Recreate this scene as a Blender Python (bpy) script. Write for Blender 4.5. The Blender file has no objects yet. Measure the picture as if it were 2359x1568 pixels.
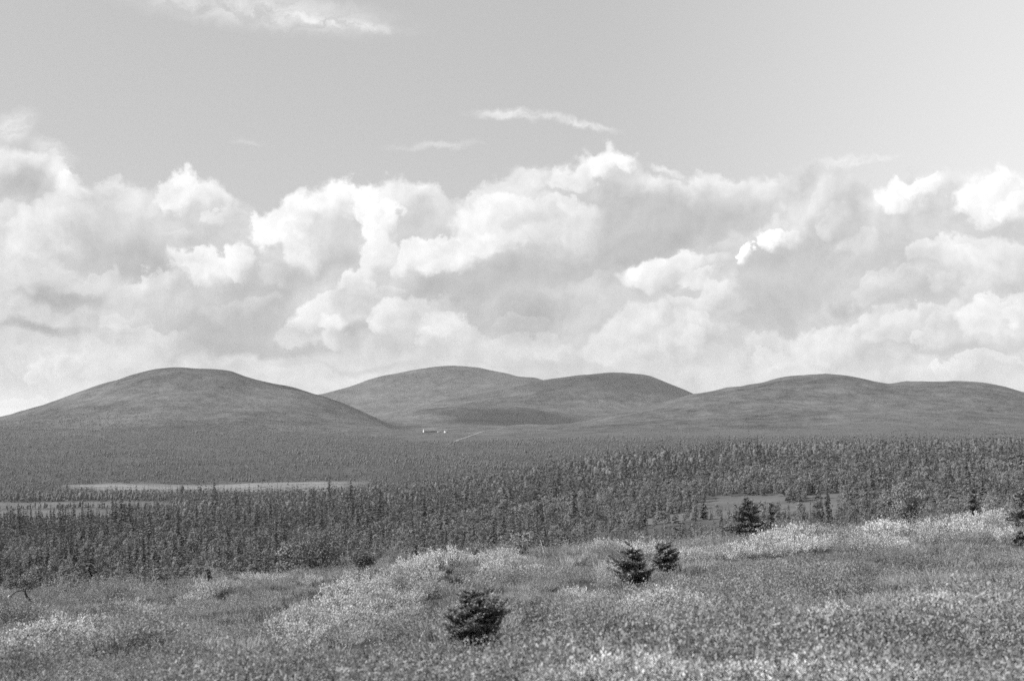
import bpy, math, random
import numpy as np

rng = np.random.default_rng(7)
random.seed(7)
scene = bpy.context.scene
COL = scene.collection
R = math.radians

# ------------------------------------------------------------------ camera
FPX = 3276.0          # focal length in the 2359 px wide measuring frame (50 mm lens on 36 mm film)
PITCH = R(3.07)
cam_data = bpy.data.cameras.new("camera")
cam_data.lens = 50.0
cam_data.sensor_width = 36.0
cam_data.clip_start = 0.1
cam_data.clip_end = 90000.0
cam_data.dof.use_dof = True
cam_data.dof.focus_distance = 220.0
cam_data.dof.aperture_fstop = 3.4
cam = bpy.data.objects.new("camera", cam_data)
COL.objects.link(cam)
cam.location = (0, 0, 0)
cam.rotation_euler = (R(90) + PITCH, 0, 0)
scene.camera = cam

SUN_AZ = R(-104.0)     # clockwise from the view direction; negative = from the left
SUN_EL = R(37.0)
SKY_STRENGTH = 0.068
SUN_STRENGTH = 4.8
EXPOSURE = 0.78

scene.view_settings.view_transform = 'Standard'
scene.view_settings.look = 'None'
scene.view_settings.exposure = EXPOSURE
scene.view_settings.gamma = 1.0
scene.view_settings.use_curve_mapping = False
scene.cycles.max_bounces = 6
scene.cycles.diffuse_bounces = 3
scene.cycles.glossy_bounces = 2
scene.cycles.transmission_bounces = 4
scene.cycles.volume_bounces = 1
scene.cycles.transparent_max_bounces = 24
scene.cycles.use_denoising = False
scene.cycles.use_adaptive_sampling = True

sun_dir = np.array([math.sin(SUN_AZ) * math.cos(SUN_EL), math.cos(SUN_AZ) * math.cos(SUN_EL), math.sin(SUN_EL)])
sun_data = bpy.data.lights.new("sun", 'SUN')
sun_data.energy = SUN_STRENGTH
sun_data.angle = R(0.5)
sun_data.color = (1.0, 1.0, 1.0)          # the photograph is black and white
sun = bpy.data.objects.new("sun", sun_data)
COL.objects.link(sun)
from mathutils import Vector
sun.rotation_euler = Vector(sun_dir).to_track_quat('Z', 'Y').to_euler()
sun.location = (-200, -50, 300)


def ray(px, py):
    """direction of a measured picture point: (x, y, z) with the lens model above"""
    dx, dy, dz = (px - 1179.5) / FPX, 1.0, -(py - 784.0) / FPX
    c, s = math.cos(PITCH), math.sin(PITCH)
    return dx, dy * c - dz * s, dy * s + dz * c


# ------------------------------------------------------------------ sky
class Nodes:
    def __init__(self, tree):
        self.t = tree

    def n(self, kind, **kw):
        nd = self.t.nodes.new(kind)
        ins = kw.pop('ins', {})
        for k, v in kw.items():
            setattr(nd, k, v)
        for k, v in ins.items():
            if isinstance(v, bpy.types.NodeSocket):
                self.t.links.new(v, nd.inputs[k])
            else:
                nd.inputs[k].default_value = v
        return nd

    def math(self, op, a, b=0.0, c=0.0, clamp=False):
        return self.n('ShaderNodeMath', operation=op, use_clamp=clamp, ins={0: a, 1: b, 2: c}).outputs[0]

    def vmath(self, op, a, b=(0, 0, 0), out=0):
        return self.n('ShaderNodeVectorMath', operation=op, ins={0: a, 1: b}).outputs[out]

    def smooth(self, x, a, b, lo=0.0, hi=1.0):
        nd = self.n('ShaderNodeMapRange', interpolation_type='SMOOTHSTEP', ins={0: x, 1: a, 2: b, 3: lo, 4: hi})
        return nd.outputs[0]

    def lin(self, x, a, b, lo=0.0, hi=1.0):
        return self.n('ShaderNodeMapRange', clamp=True, ins={0: x, 1: a, 2: b, 3: lo, 4: hi}).outputs[0]

    def mix(self, f, a, b):
        nd = self.n('ShaderNodeMix', data_type='FLOAT', ins={0: f, 2: a, 3: b})
        return nd.outputs[0]

    def noise(self, vec, scale, detail=4.0, rough=0.5, out=0, dist=0.0):
        nd = self.n('ShaderNodeTexNoise', noise_dimensions='3D',
                    ins={'Vector': vec, 'Scale': scale, 'Detail': detail, 'Roughness': rough, 'Distortion': dist})
        return nd.outputs[out]


world = bpy.data.worlds.new("World")
scene.world = world
world.use_nodes = True
world.cycles.sampling_method = 'MANUAL'
world.cycles.sample_map_resolution = 512
wt = world.node_tree
wt.nodes.clear()
W = Nodes(wt)

sky_tex = W.n('ShaderNodeTexSky', sky_type='NISHITA', sun_disc=False, sun_elevation=SUN_EL,
              sun_rotation=SUN_AZ % (2 * math.pi), altitude=400.0, air_density=1.0, dust_density=1.2, ozone_density=1.0)
sep = W.n('ShaderNodeSeparateColor', ins={0: sky_tex.outputs[0]})
# panchromatic film: blue weighs as much as red and green together
sky_grey = W.math('ADD', W.math('MULTIPLY', sep.outputs[0], 0.25),
                  W.math('ADD', W.math('MULTIPLY', sep.outputs[1], 0.35), W.math('MULTIPLY', sep.outputs[2], 0.40)))

tc = W.n('ShaderNodeTexCoord')
D = W.vmath('NORMALIZE', tc.outputs['Generated'])
sd = W.n('ShaderNodeSeparateXYZ', ins={0: D})
DEG = 180.0 / math.pi
az = W.math('MULTIPLY', W.math('ARCTAN2', sd.outputs[0], sd.outputs[1]), DEG)
el = W.math('MULTIPLY', W.math('ARCSINE', sd.outputs[2]), DEG)
P0 = W.n('ShaderNodeCombineXYZ', ins={0: az, 1: el, 2: 0.0}).outputs[0]
D57 = W.n('ShaderNodeVectorMath', operation='SCALE', ins={0: D, 3: DEG}).outputs[0]


def azel(px, py):
    x, y, z = ray(px, py)
    return math.degrees(math.atan2(x, y)), math.degrees(math.asin(z / math.sqrt(x * x + y * y + z * z)))


PPD = FPX * math.pi / 180.0      # picture units per degree

# fractal warp of the cloud coordinates: large swells plus fine cauliflower edges (2D in azimuth and elevation)
def noise2(vec, scale, detail, rough, out=0):
    nd = W.n('ShaderNodeTexNoise', noise_dimensions='2D', ins={'Vector': vec, 'Scale': scale, 'Detail': detail, 'Roughness': rough})
    return nd.outputs[out]


def vscale(v, k):
    return W.n('ShaderNodeVectorMath', operation='SCALE', ins={0: v, 3: k}).outputs[0]


w1 = vscale(W.vmath('SUBTRACT', noise2(P0, 0.30, 2.0, 0.5, 1), (0.5, 0.5, 0.5)), 1.7)
w2 = vscale(W.vmath('SUBTRACT', noise2(W.vmath('ADD', P0, (31.0, 7.0, 0.0)), 1.15, 6.0, 0.60, 1), (0.5, 0.5, 0.5)), 1.15)
Pa = W.vmath('ADD', P0, w2)
PWv = W.vmath('ADD', Pa, w1)
vor = W.n('ShaderNodeTexVoronoi', feature='F1', voronoi_dimensions='2D', normalize=True,
          ins={'Vector': PWv, 'Scale': 0.75, 'Detail': 2.0, 'Roughness': 0.55})
bil = W.math('SUBTRACT', 0.5, vor.outputs['Distance'])          # rounded billows

# cloud tops: a curve of azimuth in view
TOP = [(0, 330), (60, 345), (150, 372), (210, 425), (250, 410), (330, 428), (385, 408), (430, 386), (470, 412),
       (520, 442), (570, 470), (600, 498), (640, 470), (720, 432), (800, 408), (835, 432), (920, 404), (1000, 425),
       (1060, 462), (1100, 428), (1180, 392), (1250, 388), (1320, 376), (1355, 350), (1410, 336), (1450, 360),
       (1500, 398), (1570, 412), (1620, 396), (1700, 412), (1800, 404), (1880, 384), (1960, 392), (2010, 432),
       (2060, 412), (2160, 390), (2210, 406), (2260, 392), (2359, 400)]
curve = W.n('ShaderNodeFloatCurve')
AZ0, AZ1 = azel(0, 450)[0], azel(2359, 450)[0]
EL_SPAN = 20.0
cm = curve.mapping.curves[0]
pts = []
for x, y in TOP:
    a, e = azel(x, y)
    pts.append((min(max((a - AZ0) / (AZ1 - AZ0), 0.0), 1.0), e / EL_SPAN))
cm.points[0].location = pts[0]
cm.points[1].location = pts[-1]
for a, b in pts[1:-1]:
    cm.points.new(a, b)
curve.mapping.update()
sw = W.n('ShaderNodeSeparateXYZ', ins={0: Pa})
wt.links.new(W.lin(sw.outputs[0], AZ0, AZ1), curve.inputs['Value'])
depth_b = W.math('ADD', W.math('MULTIPLY_ADD', curve.outputs[0], EL_SPAN, W.math('MULTIPLY', sw.outputs[1], -1.0)),
                 W.math('MULTIPLY', bil, 0.55))                  # degrees below the cloud top
body_in = W.smooth(depth_b, -0.06, 0.42)

# the base tone of the bank: bright crests, greyer lower down, pale streaks by the horizon
# (tones are radiance relative to the clear sky just above the clouds)
tex = W.math('SUBTRACT', noise2(W.vmath('ADD', PWv, (5.0, 17.0, 0.0)), 0.55, 5.0, 0.58), 0.5)
swell = W.vmath('ADD', P0, vscale(w1, 0.6))
def puff(v):
    return noise2(v, 0.62, 5.0, 0.52)
emb = W.math('SUBTRACT', puff(swell), puff(W.vmath('ADD', swell, (-0.24, 0.34, 0.0))))     # lit towards the sun, shaded away from it
crest = W.math('ADD', W.math('MULTIPLY', W.smooth(depth_b, 0.1, 1.7, 0.42, 0.0), W.smooth(noise2(P0, 0.35, 2.0, 0.5), 0.36, 0.60, 0.15, 1.0)), 0.98)
streak = noise2(W.vmath('MULTIPLY', PWv, (0.25, 1.0, 1.0)), 0.9, 4.0, 0.55)
low = W.smooth(el, 1.0, 5.0, 1.0, 0.0)
base_tone = W.mix(low, crest, W.math('MULTIPLY_ADD', streak, 0.55, 0.76))
tone0 = W.math('ADD', W.math('MULTIPLY_ADD', tex, 0.32, base_tone), W.math('MULTIPLY_ADD', emb, 0.42, W.math('MULTIPLY', bil, 0.12)))

# soft shaded masses  (px, py, rx, ry, turn, tone, opacity)
SHADE = [
    (300, 610, 190, 55, -8, 1.02, .85), (520, 755, 230, 70, 4, .98, .85), (600, 660, 120, 70, 0, 1.04, .8), (120, 690, 150, 26, 0, .92, .8),
    (100, 757, 130, 16, 0, .86, .8), (1120, 640, 230, 55, 8, 1.05, .85), (1180, 735, 150, 55, 0, .97, .9), (1480, 500, 300, 70, -5, 1.10, .85),
    (1420, 590, 260, 45, 14, 1.03, .9), (1000, 690, 110, 50, 0, 1.05, .8), (560, 800, 190, 24, 0, .95, .8), (820, 770, 110, 25, 0, .97, .7),
    (2120, 600, 200, 45, 6, 1.2, .7), (2050, 690, 170, 40, 5, 1.18, .7), (1060, 540, 40, 30, 0, 1.2, .6), (780, 600, 70, 60, 0, 1.15, .6),
    (1640, 800, 70, 16, 0, 1.2, .6), (2100, 800, 240, 14, 0, 1.15, .7), (130, 590, 90, 30, 0, 1.2, .5), (60, 420, 80, 50, 0, 1.0, .6),
    (860, 850, 180, 12, 0, 1.15, .6), (2250, 520, 100, 22, 0, 1.35, .6)]
# lit heads  (px, py, rx, ry, turn, tone, opacity): sharp towards the sun, melting on the shaded side
LITS = [
    (250, 440, 110, 42, -5, 1.72, .9), (425, 425, 75, 52, 12, 1.95, .95), (110, 530, 130, 75, 12, 1.55, .85), (60, 640, 110, 80, -20, 1.45, .75),
    (530, 500, 50, 25, 0, 1.55, .8), (660, 520, 90, 60, 22, 1.95, .95), (790, 460, 100, 62, 14, 1.95, .95), (720, 560, 90, 70, 20, 1.6, .8),
    (930, 440, 90, 40, 0, 1.75, .9), (1010, 455, 60, 30, -10, 1.62, .8), (1190, 420, 120, 45, 8, 1.62, .85), (1405, 372, 75, 44, 12, 2.0, .95),
    (1320, 405, 80, 36, 14, 1.75, .85), (1160, 510, 150, 80, 15, 1.8, .92), (1280, 520, 130, 60, 5, 1.7, .85), (1060, 580, 110, 55, 10, 1.85, .92),
    (945, 590, 44, 56, -10, 1.85, .95), (870, 515, 58, 58, 0, 1.92, .95), (870, 590, 50, 70, -20, 1.75, .9), (480, 620, 100, 46, 0, 1.9, .95),
    (560, 610, 34, 44, 0, 1.75, .9), (400, 660, 50, 30, 0, 1.4, .6), (830, 670, 46, 62, -20, 1.7, .85), (750, 730, 110, 52, 32, 1.68, .88),
    (690, 770, 60, 24, 0, 1.5, .7), (930, 740, 70, 52, 10, 1.6, .85), (1040, 770, 90, 50, -12, 1.55, .85), (1250, 800, 110, 36, 0, 1.58, .8),
    (340, 775, 120, 30, 0, 1.35, .7), (150, 845, 90, 34, 10, 1.55, .8), (70, 930, 70, 16, 0, 1.6, .8), (170, 915, 60, 20, 10, 1.5, .7),
    (1560, 620, 140, 52, 15, 1.78, .9), (1640, 690, 90, 60, 0, 1.6, .8), (1480, 770, 140, 70, 10, 1.6, .85), (1620, 770, 80, 50, 0, 1.62, .8),
    (1880, 480, 90, 64, 15, 1.38, .75), (2090, 440, 90, 46, 6, 2.05, .95), (2165, 410, 66, 32, 10, 1.95, .9), (2310, 450, 110, 62, 0, 2.0, .95),
    (2260, 600, 150, 70, 5, 1.72, .8), (2080, 660, 120, 40, 8, 1.5, .7), (1950, 775, 160, 50, 14, 1.62, .85), (2120, 750, 130, 36, 8, 1.6, .8),
    (2310, 720, 110, 55, 10, 1.85, .8), (1800, 845, 90, 30, 0, 1.65, .8), (2250, 840, 120, 26, 4, 1.72, .8), (1720, 590, 24, 44, -14, 2.3, 1.),
    (1790, 545, 52, 32, 0, 2.05, .95), (1840, 560, 60, 60, 0, 1.35, .6)]
# grey mass standing in front of the lit heads on the right
FRONT = [(1805, 650, 100, 105, 8, 1.10, .95), (1770, 750, 66, 46, 0, 1.06, .9), (1590, 672, 46, 22, 0, 1.12, .7), (1870, 620, 60, 60, 0, 1.15, .7)]


TONE_LOW, TONE_GAIN = 0.79, 0.74


def level(v):
    return TONE_LOW + (v - 1.0) * TONE_GAIN


sw1 = W.n('ShaderNodeSeparateXYZ', ins={0: PWv})
soft = W.vmath('ADD', W.vmath('ADD', P0, w1), vscale(w2, 0.6))
sw2 = W.n('ShaderNodeSeparateXYZ', ins={0: soft})
TURNS = (-16, 0, 13, 26)
grain = W.math('MULTIPLY_ADD', emb, 1.1, W.math('MULTIPLY_ADD', bil, 0.30, W.math('MULTIPLY', tex, 0.8)))          # billows and wisps inside the clouds


def turned(sx, sy):
    out = {}
    for t in TURNS:
        if t == 0:
            out[t] = (sx, sy)
            continue
        c_, s_ = math.cos(R(t)), math.sin(R(t))
        out[t] = (W.math('MULTIPLY_ADD', sy, s_, W.math('MULTIPLY', sx, c_)), W.math('MULTIPLY_ADD', sx, -s_, W.math('MULTIPLY', sy, c_)))
    return out


sharp_c = turned(sw1.outputs[0], sw1.outputs[1])
soft_c = turned(sw2.outputs[0], sw2.outputs[1])


LATE = [(1150, 690, 210, 62, 0, .98, .62), (1200, 762, 130, 42, 0, .94, .6), (560, 765, 210, 60, 0, .98, .5), (1440, 575, 230, 46, 13, 1.04, .6), (1500, 500, 220, 50, 0, 1.10, .45),
        (640, 650, 110, 52, 0, 1.04, .5), (330, 605, 170, 40, 0, 1.02, .45), (2080, 610, 150, 40, 0, 1.15, .4)]


def head_group(name, lit):
    """one cloud head: an ellipse in the turned coordinates that lays its tone over the running tone"""
    t = bpy.data.node_groups.new(name, 'ShaderNodeTree')
    for nm, typ in (('X', 'Float'), ('Y', 'Float'), ('Tone', 'Float'), ('Grain', 'Float'), ('Scale', 'Vector'), ('Offset', 'Vector'), ('Edge', 'Float'), ('Level', 'Float'), ('Opacity', 'Float')):
        t.interface.new_socket(nm, in_out='INPUT', socket_type='NodeSocket' + typ)
    t.interface.new_socket('Tone', in_out='OUTPUT', socket_type='NodeSocketFloat')
    K = Nodes(t)
    gi, go = t.nodes.new('NodeGroupInput'), t.nodes.new('NodeGroupOutput')
    i = {s_.name: s_ for s_ in gi.outputs}
    # the running tone rides along in z (times 1e-3) so that the heads are worked one after another
    co = K.n('ShaderNodeCombineXYZ', ins={0: i['X'], 1: i['Y'], 2: i['Tone']}).outputs[0]
    q = K.n('ShaderNodeVectorMath', operation='MULTIPLY_ADD', ins={0: co, 1: i['Scale'], 2: i['Offset']}).outputs[0]
    m = K.smooth(K.vmath('LENGTH', q, out=1), 1.0, i['Edge'], 0.0, i['Opacity'])
    v = K.math('MULTIPLY_ADD', i['Grain'], 0.55 if lit else 0.24, i['Level'])
    if lit:
        dl = K.vmath('DOT_PRODUCT', q, (-0.62, 0.78, 0.0), out=1)
        m = K.math('MULTIPLY', m, K.smooth(dl, -0.95, 0.15))
        v = K.math('MULTIPLY_ADD', dl, 0.17, v)
    t.links.new(K.mix(m, i['Tone'], v), go.inputs[0])
    return t


HEAD_LIT, HEAD_SOFT = head_group('lit_cloud_head', True), head_group('shaded_cloud_mass', False)


def blob(tone_in, px, py, rx, ry, rot, val, op, coords, edge, lit):
    a, e = azel(px, py)
    t = min(TURNS, key=lambda q: abs(q - rot))
    c_, s_ = math.cos(R(t)), math.sin(R(t))
    ca, ce = a * c_ + e * s_, -a * s_ + e * c_
    kx, ky = PPD / rx, PPD / ry
    return W.n('ShaderNodeGroup', node_tree=HEAD_LIT if lit else HEAD_SOFT,
               ins={'X': coords[t][0], 'Y': coords[t][1], 'Tone': tone_in, 'Grain': grain, 'Scale': (kx, ky, 1e-3), 'Offset': (-ca * kx, -ce * ky, 0.0),
                    'Edge': edge, 'Level': level(val), 'Opacity': op}).outputs[0]


# thin high cloud
CIRRUS = [(600, 22, 380, 52, -4, .36), (800, 55, 160, 14, -6, .3), (1180, 262, 120, 16, -2, .42), (1340, 285, 100, 12, -14, .4), (1000, 335, 130, 11, 3, .2),
          (570, 330, 50, 9, 0, .14), (30, 290, 60, 40, 30, .4), (120, 345, 60, 30, -20, .25), (1540, 395, 60, 10, -20, .4), (1950, 372, 130, 14, 4, .25)]
cs = W.n('ShaderNodeSeparateXYZ', ins={0: W.vmath('ADD', P0, vscale(w2, 0.55))})
cir = 0.0
for px, py, rx, ry, rot, op in CIRRUS:
    a, e = azel(px, py)
    co = W.n('ShaderNodeCombineXYZ', ins={0: cs.outputs[0], 1: cs.outputs[1], 2: cir}).outputs[0]
    mp = W.n('ShaderNodeMapping', vector_type='TEXTURE', ins={'Vector': co, 'Location': (a, e, 0), 'Rotation': (0, 0, R(rot)), 'Scale': (rx / PPD, ry / PPD, 1e3)}).outputs[0]
    cir = W.math('ADD', cir, W.smooth(W.vmath('LENGTH', mp, out=1), 1.15, 0.15, 0.0, op))
wisp = noise2(W.vmath('MULTIPLY', PWv, (0.5, 1.8, 1.0)), 1.1, 6.0, 0.65)
cir = W.math('MULTIPLY', cir, W.smooth(wisp, 0.25, 0.68, 0.15, 1.25), clamp=True)

SKY_REF = 5.6        # radiance of the clear sky above the bank, before the background strength
clear = W.mix(W.smooth(el, 0.0, 8.0, 0.5, 0.0), sky_grey, SKY_REF * 1.15)
clear = W.mix(0.55, clear, SKY_REF * 1.06)
# painted glow: the clear sky brightened towards its right hand part
right_glow = W.smooth(W.vmath('DOT_PRODUCT', D, tuple(float(q) for q in (math.sin(R(48)) * math.cos(R(12)), math.cos(R(48)) * math.cos(R(12)), math.sin(R(12)))), out=1), 0.70, 0.98)
clear = W.math('MULTIPLY', clear, W.math('MULTIPLY_ADD', right_glow, 0.55, 1.0))


def background(v):
    c_ = W.n('ShaderNodeCombineColor', ins={0: v, 1: v, 2: v}).outputs[0]
    return W.n('ShaderNodeBackground', ins={'Color': c_, 'Strength': SKY_STRENGTH}).outputs[0]


def mix_bg(f, a, b):
    return W.n('ShaderNodeMixShader', ins={0: f, 1: a, 2: b}).outputs[0]


# smaller heads budding from the big ones, and loose heads filling the bank
bud = np.random.default_rng(23)
fill = [(bud.uniform(-60, 2420), bud.uniform(470, 860), bud.uniform(45, 95), bud.uniform(24, 48), 0, bud.uniform(1.18, 1.50), bud.uniform(0.45, 0.75)) for _ in range(46)]
grown = []
for b_ in LITS:
    grown.append(b_)
    for _ in range(3 if b_[2] >= 85 else (2 if b_[2] >= 55 else 0)):
        a_, r_ = bud.uniform(0, 2 * math.pi), bud.uniform(0.25, 0.75)
        k_ = bud.uniform(0.34, 0.52)
        grown.append((b_[0] + b_[2] * r_ * math.cos(a_), b_[1] + b_[3] * r_ * math.sin(a_), b_[2] * k_, b_[3] * k_ * 1.25, b_[4], b_[5] + bud.uniform(-0.22, 0.14), b_[6] * 0.85))
LITS = fill + grown

# the bank in eight sectors, so that each direction only works through the heads that can reach it
cuts = [azel(x, 600)[0] for x in (-4000, 300, 560, 840, 1130, 1400, 1680, 2000, 6400)]
sectors = []
for k in range(8):
    lo, hi = cuts[k] - 1.6, cuts[k + 1] + 1.6
    def near(b_):
        a = azel(b_[0], b_[1])[0]
        return a + b_[2] / PPD > lo and a - b_[2] / PPD < hi
    tn = tone0
    for b_ in SHADE:
        if near(b_):
            tn = blob(tn, b_[0], b_[1], b_[2] * 1.12, b_[3] * 1.2, b_[4], b_[5] - 0.09, min(1.0, b_[6] + 0.08), soft_c, 0.2, False)
    for b_ in LITS:
        if near(b_):
            tn = blob(tn, *b_[:5], b_[5] - (0.12 if b_[1] > 640 else 0.04), b_[6], sharp_c, 0.76, True)
    for b_ in LATE:
        if near(b_):
            tn = blob(tn, *b_, soft_c, 0.15, False)
    for b_ in FRONT:
        if near(b_):
            tn = blob(tn, *b_, sharp_c, 0.72, False)
    sectors.append(background(W.math('MULTIPLY', tn, SKY_REF)))
step = [W.math('GREATER_THAN', az, c_) for c_ in cuts]


def pick(lo, hi):
    if hi - lo == 1:
        return sectors[lo]
    m_ = (lo + hi) // 2
    return mix_bg(step[m_], pick(lo, m_), pick(m_, hi))


bank = pick(0, 8)
view_sky = mix_bg(body_in, background(W.math('MULTIPLY_ADD', cir, SKY_REF * 0.85, clear)), bank)

# the same kind of sky all round, out of view
o_n = W.noise(D57, 0.16, 4.0, 0.58)
o_top = W.math('MULTIPLY_ADD', W.noise(D57, 0.05, 2.0, 0.5), 14.0, 4.0)
o_body = W.smooth(W.math('SUBTRACT', W.math('MULTIPLY_ADD', o_n, 6.0, o_top), W.math('ADD', el, 3.0)), -0.3, 1.2)
o_tone = W.smooth(o_n, 0.35, 0.62, 0.95, 1.5)
o_sky = background(W.math('MULTIPLY', W.mix(o_body, W.math('DIVIDE', clear, SKY_REF), o_tone), SKY_REF))
outside = W.math('MAXIMUM', W.smooth(W.math('ABSOLUTE', az), 21.5, 27.0), W.smooth(el, 19.0, 24.0))
allsky = mix_bg(outside, view_sky, o_sky)
wo = W.n('ShaderNodeOutputWorld', ins={'Surface': mix_bg(W.math('LESS_THAN', el, -1.5), allsky, background(SKY_REF * 0.6))})

# ------------------------------------------------------------------ small tools
def value_noise(x, y, seed=0):
    xi, yi = np.floor(x), np.floor(y)
    xf, yf = x - xi, y - yi
    u, v = xf * xf * (3 - 2 * xf), yf * yf * (3 - 2 * yf)

    def h(a, b):
        t = np.sin(a * 127.1 + b * 311.7 + seed * 74.7) * 43758.5453
        return t - np.floor(t)
    return (h(xi, yi) * (1 - u) + h(xi + 1, yi) * u) * (1 - v) + (h(xi, yi + 1) * (1 - u) + h(xi + 1, yi + 1) * u) * v - 0.5


def fbm(x, y, octaves=4, seed=0, gain=0.5):
    a, t = 1.0, np.zeros_like(np.asarray(x, float) + 0.0 * np.asarray(y, float))
    for k in range(octaves):
        t = t + a * value_noise(x * 2 ** k + 13.7 * k, y * 2 ** k - 7.3 * k, seed + k)
        a *= gain
    return t


def mesh_obj(name, verts, faces, material, parent=None, smooth=False, link=True):
    """verts (N,3) array, faces = (M,k) int array of one face size"""
    me = bpy.data.meshes.new(name)
    verts = np.ascontiguousarray(verts, dtype=np.float32)
    faces = np.ascontiguousarray(faces, dtype=np.int32)
    m, k = faces.shape
    me.vertices.add(len(verts))
    me.vertices.foreach_set('co', verts.ravel())
    me.loops.add(m * k)
    me.loops.foreach_set('vertex_index', faces.ravel())
    me.polygons.add(m)
    me.polygons.foreach_set('loop_start', np.arange(0, m * k, k, dtype=np.int32))
    me.polygons.foreach_set('loop_total', np.full(m, k, dtype=np.int32))
    if smooth:
        me.polygons.foreach_set('use_smooth', np.ones(m, dtype=bool))
    me.update(calc_edges=True)
    me.materials.append(material)
    o = bpy.data.objects.new(name, me)
    if link:
        COL.objects.link(o)
    if parent is not None:
        o.parent = parent
    return o


def tag(o, label=None, cat=None, group=None, kind=None):
    if label:
        o['label'] = label
    if cat:
        o['category'] = cat
    if group:
        o['group'] = group
    if kind:
        o['kind'] = kind
    return o


def empty(name, loc, rz=0.0, scale=1.0):
    o = bpy.data.objects.new(name, None)
    o.empty_display_size = 0.2
    COL.objects.link(o)
    o.location = loc
    o.rotation_euler = (0, 0, rz)
    o.scale = (scale, scale, scale) if np.isscalar(scale) else scale
    return o


def material(name, base, var=0.25, scale=3.0, rough=0.75, translucent=0.0, rand=0.0, bump=0.0, coords='Object', detail=4.0):
    m = bpy.data.materials.new(name)
    m.use_nodes = True
    t = m.node_tree
    t.nodes.clear()
    K = Nodes(t)
    co = K.n('ShaderNodeTexCoord').outputs[coords]
    nz = K.noise(co, scale, detail, 0.55)
    v = K.math('MULTIPLY_ADD', K.math('SUBTRACT', nz, 0.5), base * var * 2.5, base)
    if rand > 0:
        r_ = K.n('ShaderNodeObjectInfo').outputs['Random']
        v = K.math('MULTIPLY', v, K.math('MULTIPLY_ADD', r_, 2 * rand, 1.0 - rand))
    v = K.math('MAXIMUM', v, 0.01)
    c = K.n('ShaderNodeCombineColor', ins={0: v, 1: v, 2: v}).outputs[0]
    p = K.n('ShaderNodeBsdfPrincipled', ins={'Base Color': c, 'Roughness': rough})
    p.inputs['Specular IOR Level'].default_value = 0.12
    if bump > 0:
        b = K.n('ShaderNodeBump', ins={'Height': nz, 'Strength': 0.6, 'Distance': bump})
        t.links.new(b.outputs[0], p.inputs['Normal'])
    sh = p.outputs[0]
    if translucent > 0:
        tr = K.n('ShaderNodeBsdfTranslucent', ins={'Color': c})
        sh = K.n('ShaderNodeMixShader', ins={0: translucent, 1: sh, 2: tr.outputs[0]}).outputs[0]
    K.n('ShaderNodeOutputMaterial', ins={'Surface': sh})
    return m


# ------------------------------------------------------------------ the land: measured ridge lines at their real distances
def slope_at(px, py):
    x, y, z = ray(px, py)
    return z / y


def curve_px(pairs, sigma=10.0):
    g = np.arange(-1000, 3401, 4.0)
    xs, ys = zip(*pairs)
    v = np.interp(g, xs, ys)
    k = np.exp(-0.5 * (np.arange(-40, 41) * 4.0 / sigma) ** 2)
    k /= k.sum()
    v = np.convolve(np.pad(v, 40, mode='edge'), k, mode='valid')
    return g, v


LAYERS = []          # (distance curve, height curve) on a grid of picture columns


def layer(dist, ys, sigma=10.0, z=False):
    dist = dist if isinstance(dist, list) else [(0, dist)]
    g, d = curve_px(dist, 40.0)
    g, y = curve_px(ys, sigma)
    if z:
        LAYERS.append((d, y))
    else:
        c, s_ = math.cos(PITCH), math.sin(PITCH)
        dz = -(y - 784.0) / FPX
        LAYERS.append((d, d * (s_ + dz * c) / (c - dz * s_)))


GX = np.arange(-1000, 3401, 4.0)
layer(0.0, [(0, -1.6)], z=True)
layer(6.0, [(0, -2.02), (1200, -1.98), (2359, -1.9)], z=True)
layer(11.0, [(0, -2.40), (1200, -2.22), (2359, -2.05)], z=True)
layer(20.0, [(0, -3.35), (700, -3.05), (1200, -2.75), (2359, -2.50)], z=True)
CREST_D = [(-600, 40), (0, 40), (600, 45), (900, 42), (1200, 40), (1500, 45), (1720, 60), (2080, 70), (2359, 70)]
layer(CREST_D, [(-600, 1440), (0, 1402), (300, 1378), (600, 1344), (745, 1326), (900, 1304), (1200, 1290), (1500, 1274), (1720, 1248),
                (2080, 1218), (2359, 1194), (2960, 1140)], sigma=40)
layer(120.0, [(-600, -17.5), (0, -16.0), (600, -15.5), (900, -15.5), (1500, -14.5), (2359, -12.5), (2960, -10)], 60, z=True)
layer(300.0, [(0, 1331), (600, 1320), (1200, 1298), (1800, 1252), (2359, 1230)], 80)
layer(500.0, [(0, 1281), (600, 1268), (1200, 1241), (1550, 1181), (1900, 1176), (2359, 1168)], 80)
layer(800.0, [(0, 1230), (600, 1222), (900, 1205), (1200, 1173), (1500, 1124), (1900, 1091), (2359, 1083)], 80)
layer(1150.0, [(0, 1184), (600, 1172), (850, 1152), (1000, 1135), (1200, 1108), (1350, 1082), (1500, 1058), (1700, 1045), (1900, 1040), (2359, 1034)], 30)
layer(1600.0, [(0, 1124), (600, 1122), (900, 1121), (1200, 1112), (1500, 1092), (1900, 1085), (2359, 1085)], 60)
layer(2200.0, [(0, 1062), (600, 1062), (1200, 1057), (1500, 1047), (1900, 1050), (2359, 1050)], 60)
layer(2900.0, [(-600, 1010), (0, 1009), (600, 1012), (900, 1016), (1040, 1013), (1250, 1009), (1500, 1006), (1800, 1004), (2359, 1003)], 40)
layer(3400.0, [(-600, 1000), (0, 990), (200, 972), (400, 958), (600, 962), (800, 977), (920, 988), (1000, 990), (1150, 987), (1300, 982), (1400, 972), (1600, 955), (1900, 940), (2200, 942), (2359, 945)], 40)
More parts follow.
